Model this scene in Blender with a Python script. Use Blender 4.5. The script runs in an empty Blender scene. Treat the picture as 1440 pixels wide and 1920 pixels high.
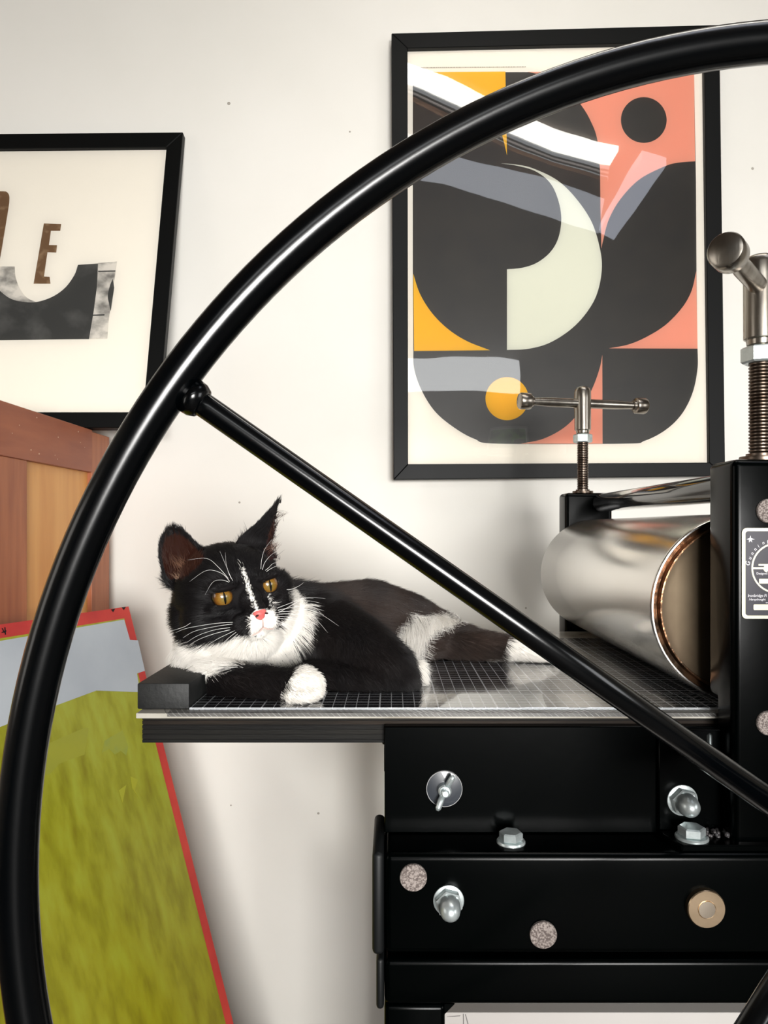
import bpy, bmesh, math, random
import numpy as np
from math import sin, cos, pi, radians, sqrt
from mathutils import Vector, Matrix
random.seed(7); rng = np.random.default_rng(7)
sc = bpy.context.scene
COL = sc.collection
F = 1387.0; CX = 735.0; CY = 990.0; H = 1.12      # focal length and principal point of the 1440x1920 picture, eye height

# ---------------------------------------------------------------- camera
cam = bpy.data.cameras.new('camera'); cam_o = bpy.data.objects.new('camera', cam); COL.objects.link(cam_o)
cam_o.location = (0, 0, H); cam_o.rotation_euler = (pi/2, 0, 0)
cam.sensor_fit = 'AUTO'; cam.sensor_width = 36; cam.lens = 36*F/1920
cam.shift_x = (720-CX)/1920; cam.shift_y = (CY-960)/1920
cam.clip_start = 0.02; sc.camera = cam_o
# ---------------------------------------------------------------- view
vs = sc.view_settings; vs.view_transform = 'Standard'; vs.look = 'None'; vs.gamma = 1.0; vs.use_curve_mapping = False
vs.exposure = 0.45
sc.cycles.max_bounces = 8; sc.cycles.diffuse_bounces = 5
# ---------------------------------------------------------------- daylight
w = bpy.data.worlds.new('daylight'); sc.world = w; w.use_nodes = True
w.node_tree.nodes['Background'].inputs[0].default_value = (0.85, 0.93, 1, 1)
w.node_tree.nodes['Background'].inputs[1].default_value = 1.5
ZT_ = 2.47
def area(name, loc, target, sx, sy, power, color, spread=None):
    l = bpy.data.lights.new(name, 'AREA'); l.shape = 'RECTANGLE'; l.size = sx; l.size_y = sy; l.energy = power; l.color = color
    if spread: l.spread = spread
    o = bpy.data.objects.new(name, l); COL.objects.link(o); o.location = loc
    o.rotation_euler = (Vector(target)-Vector(loc)).to_track_quat('-Z', 'Y').to_euler(); return o
area('window_daylight', (0.55, -2.9, 1.12), (-0.1, 1.6, 0.72), 1.4, 1.0, 32, (1.0, 0.985, 0.96), 1.25)
area('side_window_daylight', (2.52, -0.6, 1.35), (0, 0.3, 1.15), 1.2, 1.0, 16, (0.96, 0.98, 1.0))
area('rooflight_daylight', (0.05, -2.05, ZT_-.035), (0.05, 1.6, 1.0), 1.7, .42, 9, (0.97, 0.99, 1.0))
area('left_window_daylight', (-2.32, 0.0, 1.35), (0, 0.6, 1.1), 1.0, 1.0, 5, (1.0, 0.96, 0.9))

# ---------------------------------------------------------------- helpers
def P(px, py, Y): return Vector(((px-CX)*Y/F, Y, H+(CY-py)*Y/F))
def onplane(px, py, p0, n):
    d = Vector(((px-CX)/F, 1, (CY-py)/F)); e = Vector((0, 0, H))
    return e + d*((Vector(p0)-e).dot(n)/d.dot(n))
def tag(o, label=None, cat=None, group=None, kind=None):
    if label: o['label'] = label
    if cat: o['category'] = cat
    if group: o['group'] = group
    if kind: o['kind'] = kind
    return o
def link(o, parent=None):
    COL.objects.link(o)
    if parent is not None: o.parent = parent
    return o
def thing(name, loc, label, cat, group=None):
    o = bpy.data.objects.new(name, None); o.empty_display_size = .02; COL.objects.link(o); o.location = loc
    bpy.context.view_layer.update()
    return tag(o, label, cat, group)
def obj(name, bm, m, parent=None, smooth=False, label=None):
    me = bpy.data.meshes.new(name)
    bmesh.ops.recalc_face_normals(bm, faces=bm.faces)
    bm.to_mesh(me); bm.free()
    if smooth:
        for p in me.polygons: p.use_smooth = True
        if smooth != 'all': me.set_sharp_from_angle(angle=radians(38))
    for mm in (m if isinstance(m, (list, tuple)) else [m]): me.materials.append(mm)
    o = bpy.data.objects.new(name, me); COL.objects.link(o)
    if parent is not None:
        # the geometry is written in world coordinates: bring it into the parent's frame
        o.parent = parent; mw = world(parent); me.transform(mw.inverted())
    if label: o['label'] = label
    return o
def world(o):
    m = Matrix.LocRotScale(o.location, o.rotation_euler, o.scale)
    return m if o.parent is None else world(o.parent) @ m
def box(bm, x0, x1, y0, y1, z0, z1, bev=0, seg=2, M=None):
    r = bmesh.ops.create_cube(bm, size=1.0)
    for v in r['verts']:
        v.co = Vector((x0 if v.co.x < 0 else x1, y0 if v.co.y < 0 else y1, z0 if v.co.z < 0 else z1))
    vs_ = r['verts']
    if bev:
        es = list({e for v in vs_ for e in v.link_edges})
        out = bmesh.ops.bevel(bm, geom=es, offset=bev, segments=seg, affect='EDGES', profile=.5)
        vs_ = list({v for f in out['faces'] for v in f.verts})
    if M is not None:
        bmesh.ops.transform(bm, matrix=M, verts=vs_)
    return bm
def BM(): return bmesh.new()
def lathe(bm, prof, a, b, seg=48, cap=True):
    """prof: [(t, r)] with t in metres along the axis from point a towards b."""
    a = Vector(a); ax = (Vector(b)-a).normalized()
    u = ax.orthogonal().normalized(); v = ax.cross(u)
    rings = []
    for t, r in prof:
        c = a+ax*t
        if r <= 1e-7: rings.append([bm.verts.new(c)])
        else: rings.append([bm.verts.new(c+(u*cos(2*pi*k/seg)+v*sin(2*pi*k/seg))*r) for k in range(seg)])
    for A, B in zip(rings, rings[1:]):
        for k in range(seg):
            k2 = (k+1) % seg
            if len(A) == 1 and len(B) == 1: continue
            if len(A) == 1: bm.faces.new((A[0], B[k], B[k2]))
            elif len(B) == 1: bm.faces.new((A[k], A[k2], B[0]))
            else: bm.faces.new((A[k], A[k2], B[k2], B[k]))
    if cap:
        for R in (rings[0], rings[-1]):
            if len(R) > 2: bm.faces.new(R)
    return bm
def tube(bm, pts, rad, seg=16, closed=False, cap=True):
    pts = [Vector(p) for p in pts]; n = len(pts)
    rad = rad if isinstance(rad, (list, tuple)) else [rad]*n
    rings = []; prev = None
    for i, p in enumerate(pts):
        if closed: t = (pts[(i+1) % n]-pts[i-1]).normalized()
        else: t = (pts[min(i+1, n-1)]-pts[max(i-1, 0)]).normalized()
        if prev is None: u = t.orthogonal().normalized()
        else: u = (prev-t*prev.dot(t)).normalized()
        prev = u; v = t.cross(u)
        rings.append([bm.verts.new(p+(u*cos(2*pi*k/seg)+v*sin(2*pi*k/seg))*rad[i]) for k in range(seg)])
    pr = list(zip(rings, rings[1:])) + ([(rings[-1], rings[0])] if closed else [])
    for A, B in pr:
        for k in range(seg): bm.faces.new((A[k], A[(k+1) % seg], B[(k+1) % seg], B[k]))
    if cap and not closed: bm.faces.new(rings[0]); bm.faces.new(rings[-1])
    return bm
def spline(pts, n=8):
    """closed outline; points (x, y) are corners, (x, y, 1) are smooth."""
    out = []; N = len(pts)
    for i in range(N):
        p0, p1, p2, p3 = pts[i-1], pts[i], pts[(i+1) % N], pts[(i+2) % N]
        a, b = np.array(p1[:2], float), np.array(p2[:2], float)
        s1, s2 = len(p1) > 2, len(p2) > 2
        if not s1 and not s2: out.append(tuple(a)); continue
        z = np.array(p0[:2], float) if s1 else a-(b-a); c = np.array(p3[:2], float) if s2 else b+(b-a)
        if not s1 and s2: z = a-(b-a)*.5+(c-a)*0
        for k in range(n):
            t = k/n
            q = .5*((2*a)+(-z+b)*t+(2*z-5*a+4*b-c)*t*t+(-z+3*a-3*b+c)*t**3)
            out.append(tuple(q))
    return out
def prism(bm, pts, vec):
    """closed solid: outline pts (3-D) extruded by vec."""
    vec = Vector(vec)
    A = [bm.verts.new(Vector(p)) for p in pts]; B = [bm.verts.new(Vector(p)+vec) for p in pts]; n = len(A)
    fa = bm.faces.new(A); fb = bm.faces.new(B[::-1])
    for k in range(n): bm.faces.new((A[k], B[k], B[(k+1) % n], A[(k+1) % n]))
    fa.normal_update(); fb.normal_update()
    if n > 4: bmesh.ops.triangulate(bm, faces=[fa, fb], ngon_method='EAR_CLIP')
    return bm
def circ(cx, cy, r, n=48, ry=None): return [(cx+r*cos(2*pi*k/n), cy+(ry or r)*sin(2*pi*k/n)) for k in range(n)]

# ---------------------------------------------------------------- materials
def s2l(c): return tuple(((x/255)/12.92 if x/255 <= .04045 else (((x/255)+.055)/1.055)**2.4) for x in c)
def mat(name, rgb, rough=.5, metal=0, spec=.5, coat=0, coat_rough=.05, rgb2=None, nscale=8, stretch=(1, 1, 1), detail=6,
        bump=0, bscale=None, sheen=0, ramp=(.35, .65), ior=1.5, rvar=0, aniso=0, bstretch=None):
    m = bpy.data.materials.new(name); m.use_nodes = True; nt = m.node_tree; b = nt.nodes['Principled BSDF']
    c1 = (*s2l(rgb), 1); b.inputs['Base Color'].default_value = c1
    b.inputs['Roughness'].default_value = rough; b.inputs['Metallic'].default_value = metal
    b.inputs['Specular IOR Level'].default_value = spec; b.inputs['IOR'].default_value = ior
    b.inputs['Coat Weight'].default_value = coat; b.inputs['Coat Roughness'].default_value = coat_rough
    if aniso: b.inputs['Anisotropic'].default_value = aniso
    tc = nt.nodes.new('ShaderNodeTexCoord'); mp = nt.nodes.new('ShaderNodeMapping'); mp.inputs['Scale'].default_value = stretch
    nt.links.new(tc.outputs['Object'], mp.inputs[0])
    nz = nt.nodes.new('ShaderNodeTexNoise'); nz.inputs['Scale'].default_value = nscale; nz.inputs['Detail'].default_value = detail
    nt.links.new(mp.outputs[0], nz.inputs['Vector'])
    if rgb2:
        cr = nt.nodes.new('ShaderNodeValToRGB'); cr.color_ramp.elements[0].color = c1; cr.color_ramp.elements[1].color = (*s2l(rgb2), 1)
        cr.color_ramp.elements[0].position, cr.color_ramp.elements[1].position = ramp
        nt.links.new(nz.outputs[0], cr.inputs[0]); nt.links.new(cr.outputs[0], b.inputs['Base Color'])
    if rvar:
        mr = nt.nodes.new('ShaderNodeMapRange'); mr.inputs['To Min'].default_value = max(0, rough-rvar); mr.inputs['To Max'].default_value = rough+rvar
        nt.links.new(nz.outputs[0], mr.inputs[0]); nt.links.new(mr.outputs[0], b.inputs['Roughness'])
    if bump:
        n2 = nt.nodes.new('ShaderNodeTexNoise'); n2.inputs['Scale'].default_value = bscale or nscale; n2.inputs['Detail'].default_value = 4
        mp2 = nt.nodes.new('ShaderNodeMapping'); mp2.inputs['Scale'].default_value = bstretch or stretch
        nt.links.new(tc.outputs['Object'], mp2.inputs[0]); nt.links.new(mp2.outputs[0], n2.inputs['Vector'])
        bp = nt.nodes.new('ShaderNodeBump'); bp.inputs['Strength'].default_value = min(1, bump); bp.inputs['Distance'].default_value = .001
        nt.links.new(n2.outputs[0], bp.inputs['Height']); nt.links.new(bp.outputs[0], b.inputs['Normal'])
    return m
def emit(name, rgb, s):
    m = bpy.data.materials.new(name); m.use_nodes = True; b = m.node_tree.nodes['Principled BSDF']
    b.inputs['Base Color'].default_value = (.5, .5, .5, 1)
    b.inputs['Emission Color'].default_value = (*s2l(rgb), 1); b.inputs['Emission Strength'].default_value = s; return m
M_black = mat('black_gloss_enamel', (0, 1, 1), .21, spec=.09, coat=0, coat_rough=.12, bump=.06, bscale=60)
M_wheel = mat('black_wheel_enamel', (1, 2, 3), .2, spec=.42, bump=.05, bscale=40)
M_blackmatt = mat('black_plastic', (10, 12, 13), .5, spec=.3)
M_frame = mat('black_frame_wood', (4, 5, 5), .5, spec=.2, bump=.1, bscale=60, stretch=(1, 1, 1))
M_zinc = mat('zinc_plated_steel', (212, 220, 220), .32, metal=.7, rgb2=(184, 194, 194), nscale=90, bump=.15, bscale=200)
M_steel = mat('machined_steel', (178, 172, 162), .27, metal=1, rgb2=(140, 132, 122), nscale=60, stretch=(1, 1, .12), bump=.12, bscale=300)
M_thread = mat('oiled_thread_steel', (120, 108, 98), .35, metal=1, rgb2=(90, 76, 66), nscale=80)
M_roller = mat('brushed_roller_steel', (232, 230, 226), .2, metal=1, rgb2=(216, 212, 206), nscale=7, stretch=(1, .25, 1), bump=.05, bscale=120, bstretch=(1, .12, 1), rvar=.05)
M_rollend = mat('turned_end_steel', (112, 98, 78), .36, metal=.7, rgb2=(76, 60, 46), nscale=9, bump=.1, bscale=70)
M_grease = mat('greasy_groove', (66, 50, 36), .22, metal=.8, rgb2=(150, 110, 80), nscale=70, bump=.6, bscale=130)
M_felt = mat('grey_felt', (150, 140, 134), .95, rgb2=(92, 82, 78), nscale=700, detail=3, ramp=(.42, .58), bump=.8, bscale=900)
M_brass = mat('pale_bronze', (205, 180, 150), .3, metal=1, rgb2=(180, 158, 130), nscale=40)
M_wall = mat('painted_wall', (238, 235, 228), .75, rgb2=(232, 229, 221), nscale=2.2, bump=.15, bscale=9)
M_white = mat('white_paint', (225, 222, 215), .7)
M_floor = mat('grey_floor', (92, 84, 76), .6, rgb2=(76, 70, 64), nscale=5)
M_paper = mat('cream_paper', (244, 238, 226), .85)

# ---------------------------------------------------------------- the room
YW = 1.605; XL, XR, YB, ZT = -2.4, 2.6, -3.0, 2.47
def slab(name, *b, m=M_wall, bev=0):
    return tag(obj(name, box(BM(), *b, bev), m), kind='structure')
wb = slab('wall_back', XL-.1, XR+.1, YW, YW+.1, 0, ZT)
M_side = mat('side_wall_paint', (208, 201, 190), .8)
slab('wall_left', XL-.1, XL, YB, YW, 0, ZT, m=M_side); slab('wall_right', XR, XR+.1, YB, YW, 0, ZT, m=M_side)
slab('floor', XL-.1, XR+.1, YB-.1, YW+.1, -.1, 0, m=M_floor)
slab('ceiling', XL-.1, XR+.1, YB-.1, YW+.1, ZT, ZT+.1, m=mat('ceiling_boards', (112, 100, 88), .7, rgb2=(86, 76, 66), nscale=2))
bm = BM()      # wall behind the camera with a small high window opening
wx0, wx1, wz0, wz1 = .80, 1.12, 1.92, 2.14
for b in ((XL, wx0, 0, ZT), (wx1, XR, 0, ZT), (wx0, wx1, 0, wz0), (wx0, wx1, wz1, ZT)): box(bm, b[0], b[1], YB-.1, YB, b[2], b[3])
tag(obj('wall_front', bm, mat('dim_rear_wall', (112, 104, 94), .8, rgb2=(80, 74, 66), nscale=1.2)), kind='structure')
bm = BM()
for b in ((wx0, wx1, wz0, wz0+.015), (wx0, wx1, wz1-.015, wz1), (wx0, wx0+.015, wz0, wz1), (wx1-.015, wx1, wz0, wz1)): box(bm, b[0], b[1], YB-.06, YB-.02, b[2], b[3])
tag(obj('window_1', bm, M_white), kind='structure')
tag(obj('hedge', box(BM(), wx0-.6, wx1+.6, YB-1.2, YB-1.0, 1.0, 3.0), mat('hedge_leaves', (110, 150, 60), .8, rgb2=(30, 60, 15), nscale=14, ramp=(.42, .6))),
    'dense green hedge outside the small high rear window', 'hedge')
for k, (nm, a, b_) in enumerate((('window_2', (-.17, 1.27), (.6, 1.64)), )):
    tag(obj(nm, box(BM(), a[0], a[1], YB+.005, YB+.03, b_[0]-.03, b_[1]+.03), M_white), kind='structure')
tag(obj('window_3', box(BM(), XR-.03, XR-.005, -1.22, .02, .83, 1.87), M_white), kind='structure')
tag(obj('window_4', box(BM(), XL+.005, XL+.03, -.52, .52, .83, 1.87), M_white), kind='structure')
# ---------------------------------------------------------------- poster plane, and what its glass mirrors on the ceiling
def plane3(p0, p1, p2):
    n = (p1-p0).cross(p2-p0).normalized(); return p0, n
PB, PT = P(738, 900, 1.560), P(734, 67, 1.580)
pp0, pn = plane3(PB, PT, P(1357, 892, 1.560))
if pn.y > 0: pn = -pn
def PP(x, y, off=0): return onplane(x, y, pp0, pn)+pn*off
def mirror_to_ceiling(x, y, z=ZT):
    p = PP(x, y); d = (p-Vector((0, 0, H))).normalized(); r = d-2*d.dot(pn)*pn
    return p+r*((z-p.z)/r.z)
def ceiling_strip(name, up, lo, m, drop=.02):
    pts = [mirror_to_ceiling(x, y, ZT-drop) for x, y in up]+[mirror_to_ceiling(x, y, ZT-drop) for x, y in lo[::-1]]
    return tag(obj(name, prism(BM(), pts, (0, 0, drop-.001)), m), kind='structure')
up = [(740, 122), (775, 133), (840, 156), (898, 187), (995, 231), (1040, 247), (1114, 271), (1163, 282)]
lo = [(740, 148), (780, 164), (864, 204), (953, 249), (985, 265), (1042, 286), (1128, 310), (1146, 313)]
def sh(l, d): return [(x-.15*d, y+d) for x, y in l]
ceiling_strip('ceiling_lamp_strip', up, lo, emit('lamp_strip_glow', (255, 250, 240), 11))
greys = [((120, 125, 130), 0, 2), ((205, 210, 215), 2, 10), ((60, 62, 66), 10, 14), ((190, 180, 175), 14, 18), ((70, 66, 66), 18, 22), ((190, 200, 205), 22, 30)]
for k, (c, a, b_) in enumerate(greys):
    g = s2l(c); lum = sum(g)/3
    ceiling_strip('trim_%d' % (k+1), sh(lo, a), sh(lo, b_), emit('glowing_moulding_%d' % k, c, 2.2) if lum > .3 else mat('dark_moulding_%d' % k, c, .5), .02+.003*k)  # pale mouldings glow by themselves, standing in for light falling on them
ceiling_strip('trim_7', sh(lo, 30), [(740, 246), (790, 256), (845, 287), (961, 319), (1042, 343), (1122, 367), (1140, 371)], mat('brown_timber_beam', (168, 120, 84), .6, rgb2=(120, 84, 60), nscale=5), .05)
ceiling_strip('rooflight_pane', [(740, 246), (790, 256), (845, 287), (961, 319), (1042, 343), (1122, 367), (1135, 371)], [(740, 322), (792, 339), (900, 369), (1054, 419), (1100, 432), (1118, 438)], emit('rooflight_glow', (222, 228, 240), 2.3), .03)
ceiling_strip('rooflight_pane', [(1201, 298), (1249, 312)], [(1120, 436), (1149, 448)], emit('rooflight_glow_small', (222, 228, 245), 2.6), .03)

# ---------------------------------------------------------------- big framed print
def quad_frame(name, o, i, pf, depth_front, depth_back, m, parent):
    """four mitred bars between outer and inner picture quads."""
    bars = []
    for k in range(4):
        k2 = (k+1) % 4; bm = BM()
        q = [pf(*o[k], depth_front), pf(*o[k2], depth_front), pf(*i[k2], depth_front), pf(*i[k], depth_front)]
        nrm = (pf(0, 0, 1)-pf(0, 0, 0))
        prism(bm, q, -nrm*(depth_front-depth_back))
        bmesh.ops.recalc_face_normals(bm, faces=bm.faces)
        bmesh.ops.bevel(bm, geom=[e for e in bm.edges if abs(e.calc_face_angle(0)) > 1.2], offset=.0012, segments=1, affect='EDGES')
        bars.append(obj(name, bm, m, parent))
    return bars
T = thing('framed_print', PP(1047, 897), 'large black framed poster of bold black, pink, yellow and cream shapes on the wall', 'picture')
oQ = [(734, 67), (1346, 51), (1357, 893), (738, 900)]; iQ = [(764, 95), (1317, 83), (1327, 868), (765, 871)]
quad_frame('frame_bar', oQ, iQ, PP, .008, -.014, M_frame, T)
obj('backing_board', prism(BM(), [PP(*p, -.004) for p in [(745, 78), (1335, 65), (1345, 884), (748, 890)]], -pn*.008), M_blackmatt, T)
obj('paper_sheet', prism(BM(), [PP(*p, -.0034) for p in [(760, 91), (1321, 79), (1331, 871), (761, 874)]], -pn*.0005), M_paper, T)
def zz(l): return [(720+p[0]/2, 40+p[1]/2, *p[2:]) for p in l]
ink = {'k': mat('black_ink', (38, 34, 28), .45, rgb2=(30, 27, 23), nscale=14), 'p': mat('pink_ink', (230, 154, 128), .6),
       'y': mat('yellow_ink', (240, 184, 14), .6), 'c': mat('cream_ink', (222, 222, 206), .7)}
layers = [
 ('black_shape', 'k', [(108, 187), (1165, 187), (1172, 600), (1174, 930), (1178, 1225), (1178, 1300, 1), (1160, 1390, 1), (1120, 1470, 1), (1060, 1530, 1), (980, 1572, 1), (900, 1583, 1), (430, 1583, 1), (340, 1565, 1), (260, 1520, 1), (190, 1460, 1), (140, 1380, 1), (113, 1300, 1), (110, 1225), (108, 930)]),
 ('pink_shape', 'p', [(540, 186), (1165, 187), (1169, 522), (1100, 528, 1), (1050, 543, 1), (960, 590, 1), (890, 662, 1), (845, 740, 1), (823, 820, 1), (817, 850), (813, 700), (812, 560), (801, 440, 1), (775, 368, 1), (740, 310, 1), (690, 252, 1), (620, 206, 1)]),
 ('black_disc', 'k', circ(976, 367, 86)),
 ('yellow_shape', 'y', [(140, 187), (456, 185), (462, 500), (448, 440, 1), (430, 390, 1), (400, 340, 1), (365, 298, 1), (300, 243, 1), (220, 202, 1)]),
 ('cream_shape', 'c', [(440, 530), (500, 535, 1), (560, 549, 1), (650, 593, 1), (720, 660, 1), (780, 750, 1), (811, 850, 1), (818, 930, 1), (800, 1020, 1), (760, 1092, 1), (700, 1155, 1), (620, 1205, 1), (540, 1227, 1), (462, 1231), (462, 928), (520, 922, 1), (575, 903, 1), (625, 863, 1), (655, 810, 1), (666, 740, 1), (655, 670, 1), (625, 605, 1), (570, 560, 1), (500, 539, 1)]),
 ('yellow_shape', 'y', [(110, 945), (135, 1020, 1), (180, 1092, 1), (240, 1152, 1), (310, 1197, 1), (398, 1232), (113, 1235)]),
 ('pink_shape', 'p', [(1173, 935), (1155, 1010, 1), (1120, 1072, 1), (1060, 1135, 1), (990, 1180, 1), (920, 1210, 1), (845, 1225), (1178, 1226)]),
 ('pink_shape', 'p', [(820, 1250), (821, 1583), (515, 1583), (600, 1564, 1), (680, 1520, 1), (740, 1455, 1), (785, 1370, 1), (810, 1300, 1)]),
 ('yellow_disc', 'y', circ(462, 1414, 81))]
for k, (nm, c, pts) in enumerate(layers):
    sp = spline(zz(pts), 10) if len(pts) < 30 else zz(pts)
    obj(nm, prism(BM(), [PP(x, y, -.0030+.00004*k) for x, y in sp], -pn*.00035), ink[c], T)
bm = BM()     # the unreadably fine printed line above the image
x = 777.
while x < 985:
    wd = rng.uniform(1.5, 5); yy = 124.6-(x-777)*.008
    prism(bm, [PP(x, yy, -.0026), PP(x+wd, yy, -.0026), PP(x+wd, yy+1.6, -.0026), PP(x, yy+1.6, -.0026)], -pn*.0002); x += wd+.9
obj('fine_print_line', bm, mat('grey_fine_print', (168, 160, 148), .8), T)
def glass_mat(name, tint=0.055, rough=.015, wav=.25):
    m = bpy.data.materials.new(name); m.use_nodes = True; nt = m.node_tree
    for n in list(nt.nodes):
        if n.type != 'OUTPUT_MATERIAL': nt.nodes.remove(n)
    out = [n for n in nt.nodes if n.type == 'OUTPUT_MATERIAL'][0]
    tr = nt.nodes.new('ShaderNodeBsdfTransparent'); gl = nt.nodes.new('ShaderNodeBsdfGlossy'); gl.inputs['Roughness'].default_value = rough
    fr = nt.nodes.new('ShaderNodeFresnel'); fr.inputs['IOR'].default_value = 1.6 if 'thin' in name else 1.85; mx = nt.nodes.new('ShaderNodeMixShader')
    tc = nt.nodes.new('ShaderNodeTexCoord'); nz = nt.nodes.new('ShaderNodeTexNoise'); nz.inputs['Scale'].default_value = 5; nz.inputs['Detail'].default_value = 1
    bp = nt.nodes.new('ShaderNodeBump'); bp.inputs['Strength'].default_value = wav; bp.inputs['Distance'].default_value = .004
    nt.links.new(tc.outputs['Object'], nz.inputs['Vector']); nt.links.new(nz.outputs[0], bp.inputs['Height']); nt.links.new(bp.outputs[0], gl.inputs['Normal'])
    nt.links.new(fr.outputs[0], mx.inputs[0]); nt.links.new(tr.outputs[0], mx.inputs[1]); nt.links.new(gl.outputs[0], mx.inputs[2])
    nt.links.new(mx.outputs[0], out.inputs[0]); return m
def glaze(bm, m, parent, n):
    o = obj('glazing', bm, m, parent)
    if o.data.polygons[0].normal.dot(n) < 0: o.data.flip_normals()
bm = BM()
q = [PP(*p, .0005) for p in [(760, 91), (1321, 79), (1331, 871), (761, 874)]]; bm.faces.new([bm.verts.new(p) for p in q])
glaze(bm, glass_mat('acrylic_glazing'), T, pn)

# ---------------------------------------------------------------- left framed print leaning on the cabinet
LB, LT = P(295, 802, 1.455), P(343, 248, 1.585)
lp0, ln = plane3(LB, LT, P(-100, 802, 1.455))
if ln.y > 0: ln = -ln
def LP(x, y, off=0): return onplane(x, y, lp0, ln)+ln*off
T = thing('framed_print', LP(0, 800), 'black framed letterpress print with a brown E, leaning on top of the wooden cabinet', 'picture')
oQ = [(-300, 253), (343, 247.5), (295, 802), (-425, 802)]; iQ = [(-268, 281), (312, 275.6), (268, 772.5), (-390, 772.5)]
quad_frame('frame_bar', oQ, iQ, LP, 0, -.018, M_frame, T)
obj('backing_board', prism(BM(), [LP(*p, -.010) for p in [(-290, 262), (334, 257), (288, 792), (-410, 792)]], -ln*.006), M_blackmatt, T)
obj('paper_sheet', prism(BM(), [LP(*p, -.009) for p in [(-272, 278), (316, 272), (272, 776), (-394, 776)]], -ln*.0006), M_paper, T)
def lz(l): return [(p[0]/3.2, 220+p[1]/3.2, *p[2:]) for p in l]
m_brn = mat('worn_brown_ink', (112, 82, 54), .7, rgb2=(150, 122, 92), nscale=60, ramp=(.5, .75))
m_dk = mat('charcoal_ink', (58, 58, 56), .7, rgb2=(96, 95, 92), nscale=16, ramp=(.5, .8))
m_lg = mat('smeared_grey_ink', (222, 216, 206), .7, rgb2=(98, 96, 92), nscale=26, ramp=(.42, .72), stretch=(1, 1, 1.4))
ll = [('letter_stroke', m_brn, [(-30, 428), (10, 428), (28, 432, 1), (42, 452, 1), (43, 490, 1), (38, 530), (0, 760), (-25, 900), (-75, 900)]),
 ('letter_e', m_brn, [(252, 622), (356, 626), (350, 666), (294, 666), (282, 752), (331, 753), (326, 797), (273, 795), (252, 942), (286, 944), (291, 985), (190, 985)]),
 ('grey_block', m_lg, [(-200, 880), (75, 882), (82, 950, 1), (110, 1020, 1), (150, 1070, 1), (205, 1096), (205, 1200), (-200, 1200)]),
 ('dark_block', m_dk, [(-230, 1330), (-200, 960), (-60, 985), (0, 1040, 1), (50, 1075, 1), (110, 1092, 1), (200, 1097, 1), (300, 1066, 1), (380, 1010, 1), (435, 935, 1), (458, 872), (578, 864), (572, 1000), (552, 1150), (524, 1319), (380, 1320)]),
 ('grey_block', m_lg, [(579, 861), (693, 852), (665, 1050), (642, 1210), (634, 1317), (526, 1318), (553, 1150), (573, 1000)]),
 ('dark_sliver', m_dk, [(668, 955), (650, 1000, 1), (638, 1060, 1), (648, 1120, 1), (655, 1150), (676, 1010)]),
 ('dark_sliver', m_dk, [(580, 908), (684, 906), (683, 913), (580, 915)]),
 ('dark_sliver', m_dk, [(545, 1172), (618, 1170), (617, 1178), (545, 1180)])]
for k, (nm, m, pts) in enumerate(ll):
    obj(nm, prism(BM(), [LP(x, y, -.0084+.00006*k) for x, y in spline(lz(pts), 8)], -ln*.0005), m, T)
bm = BM(); bm.faces.new([bm.verts.new(LP(*p, -.004)) for p in [(-272, 278), (316, 272), (272, 776), (-394, 776)]])
glaze(bm, glass_mat('thin_picture_glass', wav=.05), T, ln)

# ---------------------------------------------------------------- cabinet, its side panel facing the press
CXF = -.592
M_rail = mat('reddish_brown_wood', (164, 92, 58), .5, rgb2=(138, 70, 42), nscale=9, stretch=(1, .6, 3.5), bump=.2, ramp=(.3, .7))
M_stile = mat('brown_vertical_wood', (176, 106, 66), .5, rgb2=(146, 78, 46), nscale=14, stretch=(3, 3, .35), bump=.2, ramp=(.3, .7))
M_panel = mat('honey_plywood', (226, 166, 96), .5, rgb2=(206, 140, 72), nscale=8, stretch=(3, 3, .4), bump=.1, ramp=(.3, .75))
def cz(py, Y): return H+(CY-py)*Y/F
T = thing('wooden_cabinet', (-.85, 1.3, 0), 'wooden cabinet with red-brown rails and a honey coloured side panel', 'cabinet')
yA, yB, yC, yD = 1.085, 1.204, 1.4615, 1.552
ztop, zr = H+.1935, H+.110
obj('carcass', box(BM(), -1.25, CXF-.022, yA+.005, yD-.002, .02, ztop-.001), M_panel, T)
obj('side_panel', box(BM(), CXF-.021, CXF-.010, yB-.01, yC+.01, .1, zr+.01), M_panel, T)
obj('rail', box(BM(), CXF-.020, CXF, yA, yC, zr, ztop, .0012), M_rail, T)
obj('stile', box(BM(), CXF-.020, CXF-.002, yA, yB, .02, zr, .0012), M_stile, T)
obj('stile', box(BM(), CXF-.020, CXF-.001, yC+.0003, yD, .02, ztop-.003, .0012), M_stile, T)
obj('bottom_rail', box(BM(), CXF-.020, CXF-.002, yB, yC, .02, .11, .0012), M_rail, T)
bm = BM()
for _ in range(11):
    y = rng.uniform(1.1, 1.45); z = rng.uniform(zr+.008, ztop-.008); r = rng.uniform(.0005, .0013)
    prism(bm, [(CXF-.0002, y+dx*r*1.5, z+dz*r) for dx, dz in ((-1, -.6), (.6, -1), (1, .5), (-.3, 1))], (.0004, 0, 0))
o = obj('chipped_fleck', bm, mat('pale_chips', (220, 190, 165), .8), T); o['kind'] = 'stuff'

# ---------------------------------------------------------------- silk screen leaning on the cabinet
A = P(241, 1137, 1.315); zA = A.z
Bx = onplane(0, 1171, (0, 0, zA), Vector((0, 0, 1)))
t = (A-Bx).normalized(); t = Vector((t.x, t.y, 0)).normalized()
nh = Vector((t.y, -t.x, 0))                      # horizontal normal, pointing away from the cabinet
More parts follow.
